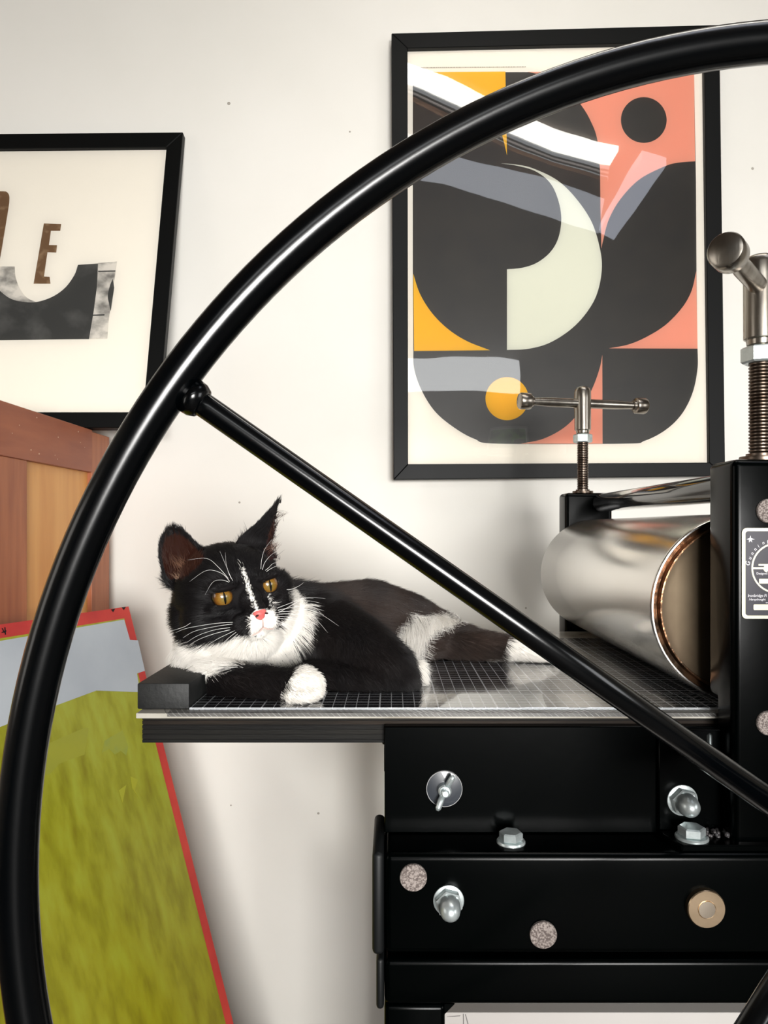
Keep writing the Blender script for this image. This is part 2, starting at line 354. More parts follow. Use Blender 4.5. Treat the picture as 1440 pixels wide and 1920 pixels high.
# the right edge runs down the plane and must pass through the photograph's lower right corner
d2 = Vector(((438-CX)/F, 1, (CY-1920)/F))
a_ = np.array([[nh.x, -d2.x], [nh.y, -d2.y]]); s_, Y_ = np.linalg.solve(a_, -np.array([A.x, A.y]))
c_ = zA-(H+d2.z*Y_); dn = (nh*s_-Vector((0, 0, c_))).normalized(); sn = t.cross(dn).normalized()
if sn.x < 0: sn = -sn
LEN = zA/-dn.z-.004
# the plane is spanned by t (towards the right corner) and dn (downwards)
def SP(x, y, off=0): return onplane(x, y, A, sn)+sn*off
def SU(u, v, off=0): return A-t*u+dn*v+sn*off
WID = .62
T = thing('printing_screen', SU(WID/2, LEN-.01), 'red edged printing screen with yellow-green mesh leaning on the cabinet side', 'screen')
M_red = mat('red_painted_wood', (196, 62, 52), .5, rgb2=(170, 44, 42), nscale=12, bump=.1)
M_green = mat('yellow_green_mesh', (152, 158, 50), .33, rgb2=(124, 118, 12), nscale=16, stretch=(2.8, 2.8, .42), detail=9, ramp=(.3, .72), rvar=.1)
nt = M_green.node_tree; b = nt.nodes['Principled BSDF']; cr = [n for n in nt.nodes if n.type == 'VALTORGB'][0]
e = cr.color_ramp.elements.new(.48); e.color = (*s2l((146, 146, 34)), 1)
e = cr.color_ramp.elements.new(.57); e.color = (*s2l((136, 136, 26)), 1)
tcn = [n for n in nt.nodes if n.type == 'TEX_COORD'][0]; sx = nt.nodes.new('ShaderNodeSeparateXYZ'); nt.links.new(tcn.outputs['Object'], sx.inputs[0])
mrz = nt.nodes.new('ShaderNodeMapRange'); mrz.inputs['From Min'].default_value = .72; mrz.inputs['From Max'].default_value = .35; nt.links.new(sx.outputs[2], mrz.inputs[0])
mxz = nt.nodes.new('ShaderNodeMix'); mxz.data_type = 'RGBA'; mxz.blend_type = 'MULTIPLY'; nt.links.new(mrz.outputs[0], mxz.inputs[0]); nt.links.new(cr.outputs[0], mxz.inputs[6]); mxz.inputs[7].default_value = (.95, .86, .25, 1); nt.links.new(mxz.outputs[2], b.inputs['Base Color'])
bw = .030
for (u0, u1, v0, v1) in ((0, WID, 0, bw), (0, WID, LEN-bw, LEN), (0, bw*.9, bw, LEN-bw), (WID-bw, WID, bw, LEN-bw)):
    obj('frame_bar', prism(BM(), [SU(u0, v0), SU(u1, v0), SU(u1, v1), SU(u0, v1)], -sn*.028), M_red, T)
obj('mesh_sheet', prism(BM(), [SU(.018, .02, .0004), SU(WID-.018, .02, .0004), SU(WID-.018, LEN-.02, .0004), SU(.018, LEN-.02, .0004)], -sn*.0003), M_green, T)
M_tape = mat('blue_grey_tape', (176, 182, 188), .42, rgb2=(160, 166, 174), nscale=6, bump=.3, bscale=14)
obj('top_masking', prism(BM(), [SP(x, y, .0010) for x, y in [(-120, 1226), (0, 1202), (232, 1162), (243, 1200), (258, 1201), (271, 1258), (256, 1263), (262, 1298), (180, 1295), (107, 1322), (0, 1363), (-120, 1410)]], -sn*.0005), M_tape, T)
m_g2 = mat('green_stained_patch', (124, 140, 72), .4, rgb2=(144, 148, 52), nscale=16, ramp=(.45, .6))
obj('stained_patch', prism(BM(), [SP(x, y, .0006) for x, y in [(196, 1389), (229, 1369), (240, 1400), (236, 1417), (226, 1408), (215, 1415), (204, 1404), (190, 1412)]], -sn*.0001), m_g2, T)
m_g3 = mat('darker_green_patch', (140, 142, 48), .4, rgb2=(148, 148, 44), nscale=10)
obj('stained_patch', prism(BM(), [SP(x, y, .00055) for x, y in [(60, 1402), (95, 1392), (160, 1364), (166, 1366), (158, 1415), (110, 1432), (95, 1450), (60, 1462)]], -sn*.0001), m_g3, T)
m_yl = mat('bright_yellow_scrape', (160, 160, 44), .4, rgb2=(156, 152, 26), nscale=20)
for k, q in enumerate(([(222, 1482), (236, 1472), (229, 1506)], [(244, 1456), (258, 1462), (252, 1482), (262, 1500), (247, 1478)])):
    obj('paint_scrape', prism(BM(), [SP(x, y, .0008) for x, y in q], -sn*.0001), m_yl, T)
bm = BM()
for q in ([(3, 1178), (5, 1178), (9, 1186), (7, 1187)], [(8, 1176), (10, 1176), (11, 1190), (9, 1190)], [(3, 1185), (12, 1182), (12, 1184), (3, 1187)], [(208, 1143), (216, 1141), (212, 1148)], [(228, 1139), (236, 1138), (232, 1144)]):
    prism(bm, [SP(x, y, .0004) for x, y in q], -sn*.0003)
obj('pen_mark', bm, M_blackmatt, T)['kind'] = 'stuff'

# ---------------------------------------------------------------- the etching press
ZB = H-.163                                   # surface the cat lies on
PRESS = thing('etching_press', (.33, .9, 0), 'black steel etching press with a big steel roller and large spoked hand wheel', 'press')
p_ = lambda n, bm, m=M_black, parent=PRESS, smooth=True, label=None: obj(n, bm, m, parent, smooth, label)
def rbox(x0, x1, y0, y1, z0, z1, bev, seg=4): return box(BM(), x0, x1, y0, y1, H+z0, H+z1, bev, seg)
for k, yy in enumerate((0, .60)):
    s = 1 if k == 0 else -1
    yf, yb = (.62, .67) if k == 0 else (1.22, 1.27)
    if k == 0:
        bm = prism(BM(), [(.286, y, H+z) for y, z in ((.62, -.268), (.654, -.268), (.654, -.150), (.67, -.150), (.67, .0581), (.62, .0581))], (.078, 0, 0))
        bmesh.ops.recalc_face_normals(bm, faces=bm.faces); bmesh.ops.dissolve_limit(bm, angle_limit=.01, verts=bm.verts, edges=bm.edges)
        bmesh.ops.bevel(bm, geom=bm.edges[:], offset=.0065, segments=5, affect='EDGES', profile=.5); p_('side_post', bm)
    else: p_('side_post', rbox(.286, .364, yf, yb, -.268, .0581, .007, 5))
    yp = (.65, .66) if k == 0 else (1.23, 1.24)
    p_('side_plate', rbox(-.0066, .66, yp[0], yp[1], -.268, -.1745, .0008, 1))
    yq = (.644, .650) if k == 0 else (1.24, 1.246)
    # foot bracket with chamfered corner
    x0 = .2325; bm = BM(); yfr = .613 if k == 0 else 1.28
    pts = [(x0+.008, yfr), (.43, yfr), (.43, yq[0]), (x0, yq[0]), (x0, yq[0]-(.012 if k == 0 else -.012))]
    prism(bm, [(x, y, H-.268) for x, y in pts], (0, 0, .005)); bmesh.ops.recalc_face_normals(bm, faces=bm.faces)
    bmesh.ops.bevel(bm, geom=bm.edges[:], offset=.0008, segments=2, affect='EDGES')
    p_('foot_bracket', bm); p_('bracket_plate', rbox(x0, .430, yq[0], yq[1]-.0002, -.263, -.176, .0008, 1))
    yb0, yb1 = (.6095, .695) if k == 0 else (1.20, 1.285)
    p_('cross_beam', rbox(-.0063, .70, yb0, yb1, -.352, -.2685, .006, 5))
    p_('end_cap', rbox(-.0163, -.0066, yb0-.0005, yb1, -.3525, -.268, .004, 3), M_blackmatt)
    p_('lower_rail', rbox(-.0063, .70, yb0+.001, yb1-.02, -.3945, -.3565, .005, 5))
    p_('end_cap', rbox(-.0130, -.0066, yb0, yb1-.02, -.3975, -.3555, .003, 3), M_blackmatt)
    p_('stand_leg', rbox(-.0063, .0440, yb0+.002, yb1-.03, -H+.004, -.3948, .004, 3))
    p_('stand_leg', rbox(.65, .70, yb0+.002, yb1-.03, -H+.004, -.3948, .004, 3))
    bm = BM(); g0 = (yb0+.004, .006)
    prism(bm, [(.0435, g0[0], H-.3948), (.052, g0[0], H-.3948), (.0435, g0[0], H-.4035)], (0, .006, 0)); p_('corner_gusset', bm)
for x in (-.0063, .65): p_('stand_rail', rbox(x, x+.05, .70, 1.20, -.3945, -.3565, .004, 2))
p_('stand_rail', rbox(.65, .70, .695, 1.20, -.352, -.27, .004, 2))
# roller
RC = P(1397, 1139, .69); RR = 179*.69/F*.989; rx, rz = RC.x, RC.z
bm = BM(); y0, y1 = .690, 1.203
ROL = p_('roller', lathe(bm, [(0, RR*.972), (0, RR*.988), (.0012, RR*.998), (.003, RR), (.513-.003, RR), (.513, RR*.99), (.513, .05)], (rx, y0, rz), (rx, y1, rz), 160, cap=False), M_roller)
RE = lambda n, prof, m, seg=128: obj(n, lathe(BM(), prof, (rx, 0, rz), (rx, 1, rz), seg, cap=False), m, ROL, True)
RE('end_groove', [(y0+.0003, RR*.974), (y0+.005, RR*.962), (y0+.0055, RR*.915), (y0+.001, RR*.905)], M_grease)
RE('rim_lip', [(y0+.001, RR*.907), (y0-.001, RR*.90), (y0-.001, RR*.885), (y0+.003, RR*.875)], M_grease)
RE('end_disc', [(y0+.003, RR*.878), (y0+.004, RR*.80), (y0+.0045, .03), (y0+.0045, 0.0)], M_rollend)
RE('axle', [(y0-.03, .022), (y0+.006, .022)], M_steel, 48); RE('axle', [(y1-.002, .022), (y1+.03, .022)], M_steel, 48)
# tie bar along the top
p_('tie_bar', lathe(BM(), [(0, .0135), (.003, .0148), (.547, .0148), (.55, .0135)], (.345, 1.2195, H+.0415), (.345, .60, H+.0415), 40), mat('gloss_black_bar', (14, 15, 18), .12, coat=.6, coat_rough=.04))
# pressure screws with tommy bars
def screw(yc, ang, lab):
    x, zt = .321, H
    S = obj('pressure_screw', lathe(BM(), [(0, .0168), (.002, .0172), (.004, .0168), (.0042, .0115), (.0065, .0115), (.007, .009)], (x, yc, H+.0581), (x, yc, 9), 40), M_thread, PRESS, True, lab)
    pr = []
    z = 0.0
    while z < .0842: pr += [(z, .0079), (z+.0009, .0093), (z+.0019, .0093)]; z += .0029
    pr += [(z, .0079)]
    obj('threaded_rod', lathe(BM(), pr, (x, yc, H+.0628), (x, yc, 9), 32), M_thread, S, True)
    bm = BM(); lathe(bm, [(0, .0140), (.0015, .0158), (.0128, .0158), (.0143, .0140)], (x, yc, H+.1434), (x, yc, 9), 6)
    obj('lock_nut', bm, M_zinc, S)
    obj('screw_sleeve', lathe(BM(), [(0, .0085), (.002, .0108), (.006, .0112), (.0075, .0134), (.060, .0136), (.072, .0134), (.0765, .0122), (.079, .0095), (.0805, .005), (.081, 0)], (x, yc, H+.1575), (x, yc, 9), 48), M_steel, S, True)
    d = Vector((cos(ang), sin(ang), 0)); c = Vector((x, yc, H+.2095)); 
    a, b_ = c-d*.100, c+d*.104
    obj('tommy_bar', lathe(BM(), [(0, .006), (.012, .0062), (.04, .0077), (.16, .0077), (.19, .0062), (.204, .006)], a, b_, 32), M_steel, S, True)
    for q, e in ((a, -d), (b_, d)):
        obj('bar_knob', lathe(BM(), [(0, .0085), (.0035, .0092), (.0045, .0128), (.006, .0136), (.021, .0138), (.0235, .0126), (.0245, .010), (.0248, 0)], q-e*.010, q+e, 40), M_steel, S, True)
screw(.645, radians(51.5), 'near pressure screw with its bar pointing at the viewer')
screw(1.245, radians(13), 'far pressure screw with its bar lying sideways')
# hand wheel
d0 = .42; tl = 38*d0/F*.97
wn = Vector((.031, -1, .008)).normalized(); wc = P(1601.6, 1613.6, d0)
wu = Vector((1, 0, 0)); wu = (wu-wn*wu.dot(wn)).normalized(); wv = wn.cross(wu).normalized()
if wv.z < 0: wv = -wv
Rw = 1547*d0/F
HW = p_('hand_wheel', tube(BM(), [wc+(wu*cos(2*pi*k/220)+wv*sin(2*pi*k/220))*Rw for k in range(220)], tl, 28, closed=True), M_wheel, smooth='all')
HW['label'] = 'black tubular wheel rim'
for k in range(4):
    an = pi-radians(35.0)+[0, radians(92), pi, -pi/2][k]
    d = wu*cos(an)+wv*sin(an); a = wc+d*.03; b_ = wc+d*(Rw-tl*.75)
    obj('spoke', tube(BM(), [a, wc+d*Rw*.5, wc+d*(Rw-tl*2.2), b_], [.0072, .0072, .0070, .0070], 24), M_wheel, HW, 'all')
    q = wc+d*(Rw-tl*1.05)
    obj('spoke_boss', lathe(BM(), [(0, .0105), (.004, .0102), (.0075, .0085), (.0085, .0065)], q, q-d, 32), M_wheel, HW, 'all')
obj('hub', lathe(BM(), [(0, .025), (.003, .03), (.05, .03), (.053, .028), (.06, .0085), (.257, .0085)], wc+wn*.03, wc-wn, 48), M_wheel, HW, True)
# fasteners
def washer(bm, c, ax, r, th=.0015, seg=40): return lathe(bm, [(0, r*.97), (0, r), (th*.8, r), (th, r*.95)], c, Vector(c)+Vector(ax), seg)
def hexbolt(c, r, h, lab=None):
    c = Vector(c); S = obj('hex_bolt', lathe(BM(), [(0, r*.88), (.0008, r), (h-.001, r), (h, r*.86)], c+Vector((0, 0, .0022)), c+Vector((0, 0, 1)), 6), M_zinc, PRESS, False, lab)
    obj('washer', lathe(BM(), [(0, r*1.22), (.0012, r*1.22), (.0022, r*1.15)], c, c+Vector((0, 0, 1)), 40), M_zinc, S, True)
hexbolt(P(958, 1578, .632).to_tuple()[:2]+(H-.2685,), .0100, .0072)
hexbolt(P(1297, 1569, .628).to_tuple()[:2]+(H-.2630,), .0112, .0078)
def acorn(c, r, L, lab=None):
    c = Vector(c); f = Vector((0, -1, 0))
    S = obj('acorn_nut', lathe(BM(), [(0, r*.86), (.001, r), (.0065, r), (.0075, r*.86)], c+f*.0015, c+f, 6), M_zinc, PRESS, False, lab)
    obj('domed_cap', lathe(BM(), [(.007, r*.80), (L*.55, r*.78), (L*.78, r*.68), (L*.92, r*.46), (L*.985, r*.2), (L, 0)], c+f*.0015, c+f, 36, cap=False), M_zinc, S, 'all')
    obj('washer', washer(BM(), c, f, r*1.13), M_zinc, S, True)
acorn(P(1279, 1500, .644), .0118, .023); acorn(P(841, 1688, .6095), .0112, .024)
# wing nut
c = P(833, 1478, .65); f = Vector((0, -1, 0))
S = p_('wing_nut', lathe(BM(), [(.0015, .0060), (.008, .0058), (.0095, .0045)], c, c+f, 24), M_zinc)
obj('clear_washer', washer(BM(), c, f, .0155, .0016, 48), mat('grey_disc_washer', (46, 50, 56), .35, coat=.6), S, True)
obj('washer_rim', lathe(BM(), [(0, .0153), (.0018, .0153), (.0018, .0158), (0, .0158)], c, c+f, 48, cap=False), mat('pale_washer_edge', (150, 150, 150), .3), S, True)
obj('stud_end', lathe(BM(), [(.008, .0035), (.014, .0035), (.015, .0025)], c, c+f, 20), M_zinc, S, True)
for s in (1, -1):
    w_ = Vector((.42*s, 0, .9*s)).normalized(); q = c+f*.006
    bm = BM(); tube(bm, [q+w_*.003, q+w_*.009+f*.003, q+w_*.0145+f*.006, q+w_*.0165+f*.0066], [.0024, .0028, .0026, .0012], 14)
    obj('wing', bm, M_zinc, S, 'all')
for (x, y, Y) in ((775, 1644, .6095), (1018, 1751, .6095), (1440, 958, .62), (1440, 1355, .62)):
    c = P(x, y, Y); r = .0111 if Y < .615 else .0102
    p_('felt_pad', lathe(BM(), [(0, r), (.0022, r), (.003, r*.94), (.0032, 0)], c, c+f, 40, cap=False), M_felt)
c = P(1320, 1699, .6095); D = p_('bronze_boss', lathe(BM(), [(0, .0155), (.005, .0155), (.0058, .0148), (.0058, .0075), (.0052, .0068), (.0052, 0)], c, c+f, 48, cap=False), M_brass)
obj('inner_disc', lathe(BM(), [(.005, .0072), (.0064, .0068), (.0066, 0)], c, c+f, 40, cap=False), mat('bright_bronze', (235, 220, 200), .25, metal=1), D, True)
c = P(1326, 1392, .650); p_('small_plug', lathe(BM(), [(0, .0035), (.016, .0035), (.018, .002), (.0185, 0)], c-Vector((0, .004, .008)), c+Vector((0, -.004, 1)), 20), mat('dull_steel_plug', (70, 74, 74), .4, metal=1))
# weld blobs at the post foot
bm = BM()
for _ in range(46):
    q = Vector((rng.uniform(.262, .300), rng.uniform(.626, .642), H-.263+rng.uniform(0, .004))); bmesh.ops.create_icosphere(bm, subdivisions=1, radius=rng.uniform(.0008, .0026), matrix=Matrix.Translation(q))
p_('weld_bead', bm, mat('rough_weld', (40, 40, 42), .45, rgb2=(70, 66, 66), nscale=300), smooth='all')['kind'] = 'stuff'

# maker's plate
yl = .6196
def LQ(x, y, off=0): return P(x, y, yl)+Vector((0, -off, 0))
def rrect(x0, y0, x1, y1, r, n=6):
    o = []
    for cx, cy, a in ((x1-r, y0+r, -pi/2), (x1-r, y1-r, 0), (x0+r, y1-r, pi/2), (x0+r, y0+r, pi)):
        o += [(cx+r*cos(a+pi/2*k/n), cy+r*sin(a+pi/2*k/n)) for k in range(n+1)]
    return o
m_cr = mat('cream_print', (232, 226, 196), .5); m_nv = mat('navy_plate', (24, 20, 34), .4); m_wh = mat('pale_print', (222, 220, 224), .5)
PL = p_('maker_plate', prism(BM(), [LQ(x, y, .0002) for x, y in rrect(1390.5, 990, 1540, 1160, 9)], (0, -.0005, 0)), m_cr, smooth=False)
pq = lambda n, pts, m, off: obj(n, prism(BM(), [LQ(x, y, off) for x, y in pts], (0, -.00015, 0)), m, PL)
pq('plate_field', rrect(1397, 996, 1533, 1154, 5), m_nv, .0008)
cxp, cyp, rp = 1455, 1065, 47.5
bm = BM()
for k in range(72):
    a0, a1 = 2*pi*k/72, 2*pi*(k+1)/72
    prism(bm, [LQ(cxp+r*cos(a), cyp+r*sin(a), .0011) for r, a in ((rp, a0), (rp, a1), (rp-3.2, a1), (rp-3.2, a0))], (0, -.00012, 0))
obj('emblem_ring', bm, m_cr, PL)
pq('emblem_bar', [(1409, 1063.4), (1434, 1063.4), (1434, 1067), (1409, 1067)], m_cr, .0011)
pq('emblem_bar', [(1421, 1057.4), (1440, 1057.4), (1440, 1060.8), (1421, 1060.8)], m_cr, .0011)
pq('emblem_body', [(1432, 1058), (1452, 1056), (1452, 1070), (1439, 1070), (1436, 1073), (1433, 1072), (1430, 1068)], m_cr, .0012)
pq('emblem_plane', [(1406, 1004), (1407, 1009), (1414, 1011), (1408, 1012), (1409, 1017), (1406, 1014), (1403, 1017), (1403, 1012), (1398, 1011), (1404, 1009)], m_wh, .0011)
pq('caption_box', rrect(1422, 1085, 1480, 1094, 1), m_cr, .0011); pq('caption_box', rrect(1411.5, 1133, 1495, 1143.5, 2), m_cr, .0011)
def text(body, x, y, size_px, m, off=.0011, rot=0, align='LEFT', shear=0):
    cu = bpy.data.curves.new('lettering', 'FONT'); cu.body = body; cu.size = size_px*yl/F; cu.extrude = .00006; cu.align_x = align; cu.shear = shear; cu.space_character = .92
    cu.resolution_u = 2; o = bpy.data.objects.new('lettering', cu); COL.objects.link(o); bpy.context.view_layer.update()
    me = bpy.data.meshes.new_from_object(o); bpy.data.objects.remove(o)
    me.transform(Matrix.Translation(LQ(x, y, off)) @ Matrix.Rotation(-rot, 4, 'Y') @ Matrix.Rotation(pi/2, 4, 'X'))
    me.transform(world(PL).inverted()); me.materials.clear(); me.materials.append(m)
    o = bpy.data.objects.new('lettering', me); COL.objects.link(o); o.parent = PL; return o
for k, ch in enumerate('Gunning'):
    a = radians(184)+k*radians(10.4)+(radians(3) if k else 0); r_ = rp+3
    text(ch, cxp+r_*cos(a), cyp+r_*sin(a), 12 if k == 0 else 9.5, m_wh, rot=-(a+pi/2)+0, shear=.2)
text('Designed', 1417, 1077, 6, m_wh); text('Ironbridge Fi', 1400.5, 1119, 7.6, m_wh, shear=.15)
text('Hampthought', 1403, 1125.5, 6, m_wh, shear=.2); text('www', 1434.5, 1131, 4.5, m_wh)

# ---------------------------------------------------------------- sliding press bed with the gridded sheet
XB0, XB1, YF, YR = -.2268, .92, .655, 1.17
BED = thing('press_bed', (.2, .9, ZB-.03), 'sliding press bed of dark plywood under clear acrylic, the cat lying on it', 'press bed')
M_ply = mat('dark_plywood_face', (38, 36, 33), .5, rgb2=(28, 27, 25), nscale=20)
nz = [(0, .0022, (38, 35, 29)), (.0022, .0030, (14, 10, 8)), (.0030, .0062, (40, 31, 23)), (.0062, .0070, (18, 12, 9)), (.0070, .0100, (21, 19, 17)), (.0100, .0108, (12, 10, 8)),
      (.0108, .0145, (25, 23, 19)), (.0145, .0152, (14, 12, 10)), (.0152, .0190, (22, 21, 18)), (.0190, .0198, (14, 12, 10)), (.0198, .0225, (19, 19, 17))]
for k, (a, b_, c) in enumerate(nz):
    e = .0006 if k % 2 else 0
    obj('ply_layer', box(BM(), XB0+.004+e, XB1, YF+.005+e, YR-e, ZB-.0060-b_, ZB-.0060-a), mat('ply_edge_%d' % k, c, .6, rgb2=tuple(int(v*.55) for v in c), nscale=30, stretch=(.35, 1, 3), bump=.3, bscale=200, spec=.15), BED)
m_ac = mat('frosted_acrylic_edge', (196, 192, 182), .16, rgb2=(150, 144, 132), nscale=14, stretch=(1, 1, 1), spec=.8)
obj('acrylic_sheet', box(BM(), XB0, XB1, YF, YR+.005, ZB-.0058, ZB-.0012, .0006), m_ac, BED)
# gridded mat: one smooth reflective film with printed lines
def grid_mat():
    m = bpy.data.materials.new('gridded_mat'); m.use_nodes = True; nt = m.node_tree; b = nt.nodes['Principled BSDF']
    tc = nt.nodes.new('ShaderNodeTexCoord'); sp = nt.nodes.new('ShaderNodeSeparateXYZ'); nt.links.new(tc.outputs['Object'], sp.inputs[0])
    def M(op, a, b_=None, c=None):
        n = nt.nodes.new('ShaderNodeMath'); n.operation = op
        for i, v in enumerate((a, b_, c)):
            if v is None: continue
            if isinstance(v, (int, float)): n.inputs[i].default_value = v
            else: nt.links.new(v, n.inputs[i])
        return n.outputs[0]
    def lines(v, step, wd): return M('LESS_THAN', M('PINGPONG', M('ADD', v, 10.0), step/2), wd/2)
    X, Y = sp.outputs[0], sp.outputs[1]
    g = M('MAXIMUM', lines(X, .01064, .00075), lines(Y, .01064, .0010)); g5 = M('MAXIMUM', lines(X, .0532, .0014), lines(Y, .0532, .0020))
    g = M('MAXIMUM', g, g5)
    mx = nt.nodes.new('ShaderNodeMix'); mx.data_type = 'RGBA'; nt.links.new(g, mx.inputs[0])
    mx.inputs[6].default_value = (*s2l((22, 25, 31)), 1); mx.inputs[7].default_value = (*s2l((205, 208, 212)), 1)
    nt.links.new(mx.outputs[2], b.inputs['Base Color'])
    nzn = nt.nodes.new('ShaderNodeTexNoise'); nzn.inputs['Scale'].default_value = 9; nt.links.new(tc.outputs['Object'], nzn.inputs['Vector'])
    mr = nt.nodes.new('ShaderNodeMapRange'); mr.inputs['To Min'].default_value = .06; mr.inputs['To Max'].default_value = .22; nt.links.new(nzn.outputs[0], mr.inputs[0]); nt.links.new(mr.outputs[0], b.inputs['Roughness'])
    b.inputs['IOR'].default_value = 1.75; b.inputs['Coat Weight'].default_value = .6; b.inputs['Coat IOR'].default_value = 1.5; b.inputs['Coat Roughness'].default_value = .03
    return m
MG = grid_mat()
o = obj('gridded_mat', box(BM(), -.183, .9, .668, 1.095, ZB-.0012, ZB), MG, BED)
m_cl = MG.copy(); m_cl.name = 'clear_strip_film'; b = m_cl.node_tree.nodes['Principled BSDF']; b.inputs['IOR'].default_value = 2.9; b.inputs['Coat Weight'].default_value = 1; b.inputs['Coat IOR'].default_value = 1.8
for l in list(m_cl.node_tree.links):
    if l.to_socket == b.inputs['Roughness']: m_cl.node_tree.links.remove(l)
b.inputs['Roughness'].default_value = .05; b.inputs['Coat Roughness'].default_value = .02
obj('clear_strip', box(BM(), -.183, .9, .668, .7235, ZB+.0001, ZB+.0010, .0002, 1), m_cl, BED)
m_film = mat('grey_edge_film', (96, 94, 90), .35, rgb2=(70, 68, 66), nscale=40)
obj('edge_film', box(BM(), -.199, XB1, YF-.0003, YF+.0128, ZB-.0040, ZB-.0009), m_film, BED)
m_ht = mat('pale_hatching', (138, 138, 134), .5, rgb2=(104, 102, 98), nscale=60)
bm = BM(); x = -.196
while x < .6:
    prism(bm, [(x, YF-.0004, ZB-.0040), (x+.0008, YF-.0004, ZB-.0040), (x-.0030, YF-.0004, ZB-.0010), (x-.0038, YF-.0004, ZB-.0010)], (0, -.0002, 0))
    prism(bm, [(x-.0030, YF, ZB-.0009), (x-.0038, YF, ZB-.0009), (x-.0098, YF+.0125, ZB-.0009), (x-.0090, YF+.0125, ZB-.0009)], (0, 0, .0002)); x += .0052
o = obj('edge_hatching', bm, m_ht, BED); o['kind'] = 'stuff'
bm = BM(); x = -.183
obj('end_stop', box(BM(), -.2305, -.1835, .669, 1.09, ZB-.001, H-.1405, .0014, 2), mat('charcoal_rubber_block', (24, 25, 24), .6, rgb2=(15, 16, 16), nscale=60, bump=.3, bscale=300), BED, True)

# ---------------------------------------------------------------- white board under the press
T = obj('white_board', box(BM(), .045, .60, .84, .858, .004, H-(905-CY+0)*0-.5505, .001), mat('off_white_board', (184, 180, 176), .7, rgb2=(170, 165, 161), nscale=3))
tag(T, 'off-white board with pencil lines standing in the stand under the press', 'board')
# ---------------------------------------------------------------- the cat
def RM(y, p, r):
    cy, sy, cp, sp, cr, sr = cos(y), sin(y), cos(p), sin(p), cos(r), sin(r)
    return Matrix(((cr, 0, sr), (0, 1, 0), (-sr, 0, cr))) @ Matrix(((cy, -sy, 0), (sy, cy, 0), (0, 0, 1))) @ Matrix(((1, 0, 0), (0, cp, -sp), (0, sp, cp)))
HR = RM(.5804, .2375, -.2486); HS = 1.15; HC = Vector((-.1611, .740, H-.0597))
HM = Matrix.Translation(HC) @ HR.to_4x4() @ Matrix.Scale(HS, 4)
def HL(x, y, z): return HM @ Vector((x, y, z))
cb = BM()
def ell(c, r, M=None, sub=3):
    m4 = Matrix.Translation(Vector(c)) @ (M.to_4x4() if M else Matrix.Identity(4)) @ Matrix.Diagonal((*r, 1))
    bmesh.ops.create_icosphere(cb, subdivisions=sub, radius=1, matrix=m4)
def hell(c, r): bmesh.ops.create_icosphere(cb, subdivisions=3, radius=1, matrix=HM @ Matrix.Translation(Vector(c)) @ Matrix.Diagonal((*r, 1)))
def pe(px, py, Y, rx, ry=None, rz=None): ell(P(px, py, Y), (rx, ry or rx, rz or rx))
def chain(pts, n=7):
    for a, b in zip(pts, pts[1:]):
        for k in range(n+1):
            t = k/n; q = [a[i]*(1-t)+b[i]*t for i in range(len(a))]
            pe(q[0], q[1], q[2], q[3], q[4] if len(q) > 4 else None, q[5] if len(q) > 5 else None)
# head
hell((0, .006, .000), (.0450, .046, .0375)); hell((0, .012, -.010), (.042, .040, .034))
for s in (-1, 1):
    hell((s*.024, -.010, -.018), (.024, .025, .020))
    hell((s*.0092, -.045, -.0215), (.0128, .0125, .0098))
    hell((s*.0185, -.0345, .0118), (.0135, .0085, .0044))          # upper lid and brow
    hell((s*.0205, -.0315, -.0052), (.0125, .0080, .0048))        # lower lid
hell((0, -.040, -.0315), (.0100, .0100, .0068))
hell((0, -.034, -.004), (.0105, .016, .012)); hell((0, -.047, -.010), (.0078, .0098, .0072)); hell((0, -.022, .012), (.016, .018, .014))
# ears: closed shells with a hollow front
def ear(rim, ctr, back, sub=5):
    """rim: [(px, py, Y)] from one base corner over the tip to the other; ctr: hollow point; back: rear point."""
    R = [P(*r) for r in rim]; c, bk = P(*ctr), P(*back); n = len(R)
    cc = sum(R, Vector())/n
    def surf(apex, push, th):
        rows = []
        for k in range(sub+1):
            t = k/sub; w_ = 1-(1-t)**1.6
            rows.append([apex*(1-w_)+(r+(push*th))*w_ for r in R])
        return rows
    out = (bk-c).normalized()
    fr = surf(c, out, 0); br = surf(bk, out, .0032)
    F_ = [[cb.verts.new(p) for p in row] for row in fr[1:]]; f0 = cb.verts.new(fr[0][0])
    B_ = [[cb.verts.new(p) for p in row] for row in br[1:]]; b0 = cb.verts.new(br[0][0])
    for S, ap in ((F_, f0), (B_, b0)):
        for j in range(n):
            j2 = (j+1) % n
            cb.faces.new((ap, S[0][j], S[0][j2]))
            for i in range(len(S)-1): cb.faces.new((S[i][j], S[i+1][j], S[i+1][j2], S[i][j2]))
    for j in range(n):
        j2 = (j+1) % n; cb.faces.new((F_[-1][j], B_[-1][j], B_[-1][j2], F_[-1][j2]))
earL = [(326, 1110, .722), (311, 1100, .722), (304, 1084, .724), (301.5, 1068, .728), (298, 1050, .732), (297, 1036, .735), (298, 1020, .739), (303, 1005, .742), (312, 995, .744), (325, 991, .745), (341, 994, .746), (354, 1003, .745), (364, 1014, .743), (376, 1024, .740), (392, 1032, .737), (398, 1056, .729)]
earR = [(438, 1030, .752), (446, 1012, .756), (460, 999, .760), (474, 989, .762), (488, 976, .765), (503, 960, .768), (514, 948, .770), (524.5, 936, .772), (526, 950, .768), (524, 968, .763), (522, 986, .758), (519, 1008, .753), (518.5, 1032, .748), (527, 1054, .744), (512, 1068, .738)]
ear(earL, (352, 1062, .752), (350, 1052, .766))
ear(earR, (504, 1022, .772), (494, 1014, .784))
NB_HEADV = None
pe(354, 1150, .752, .017, .020, .026); pe(356, 1118, .748, .015, .02, .02); pe(523, 1108, .745, .0125, .02, .021)
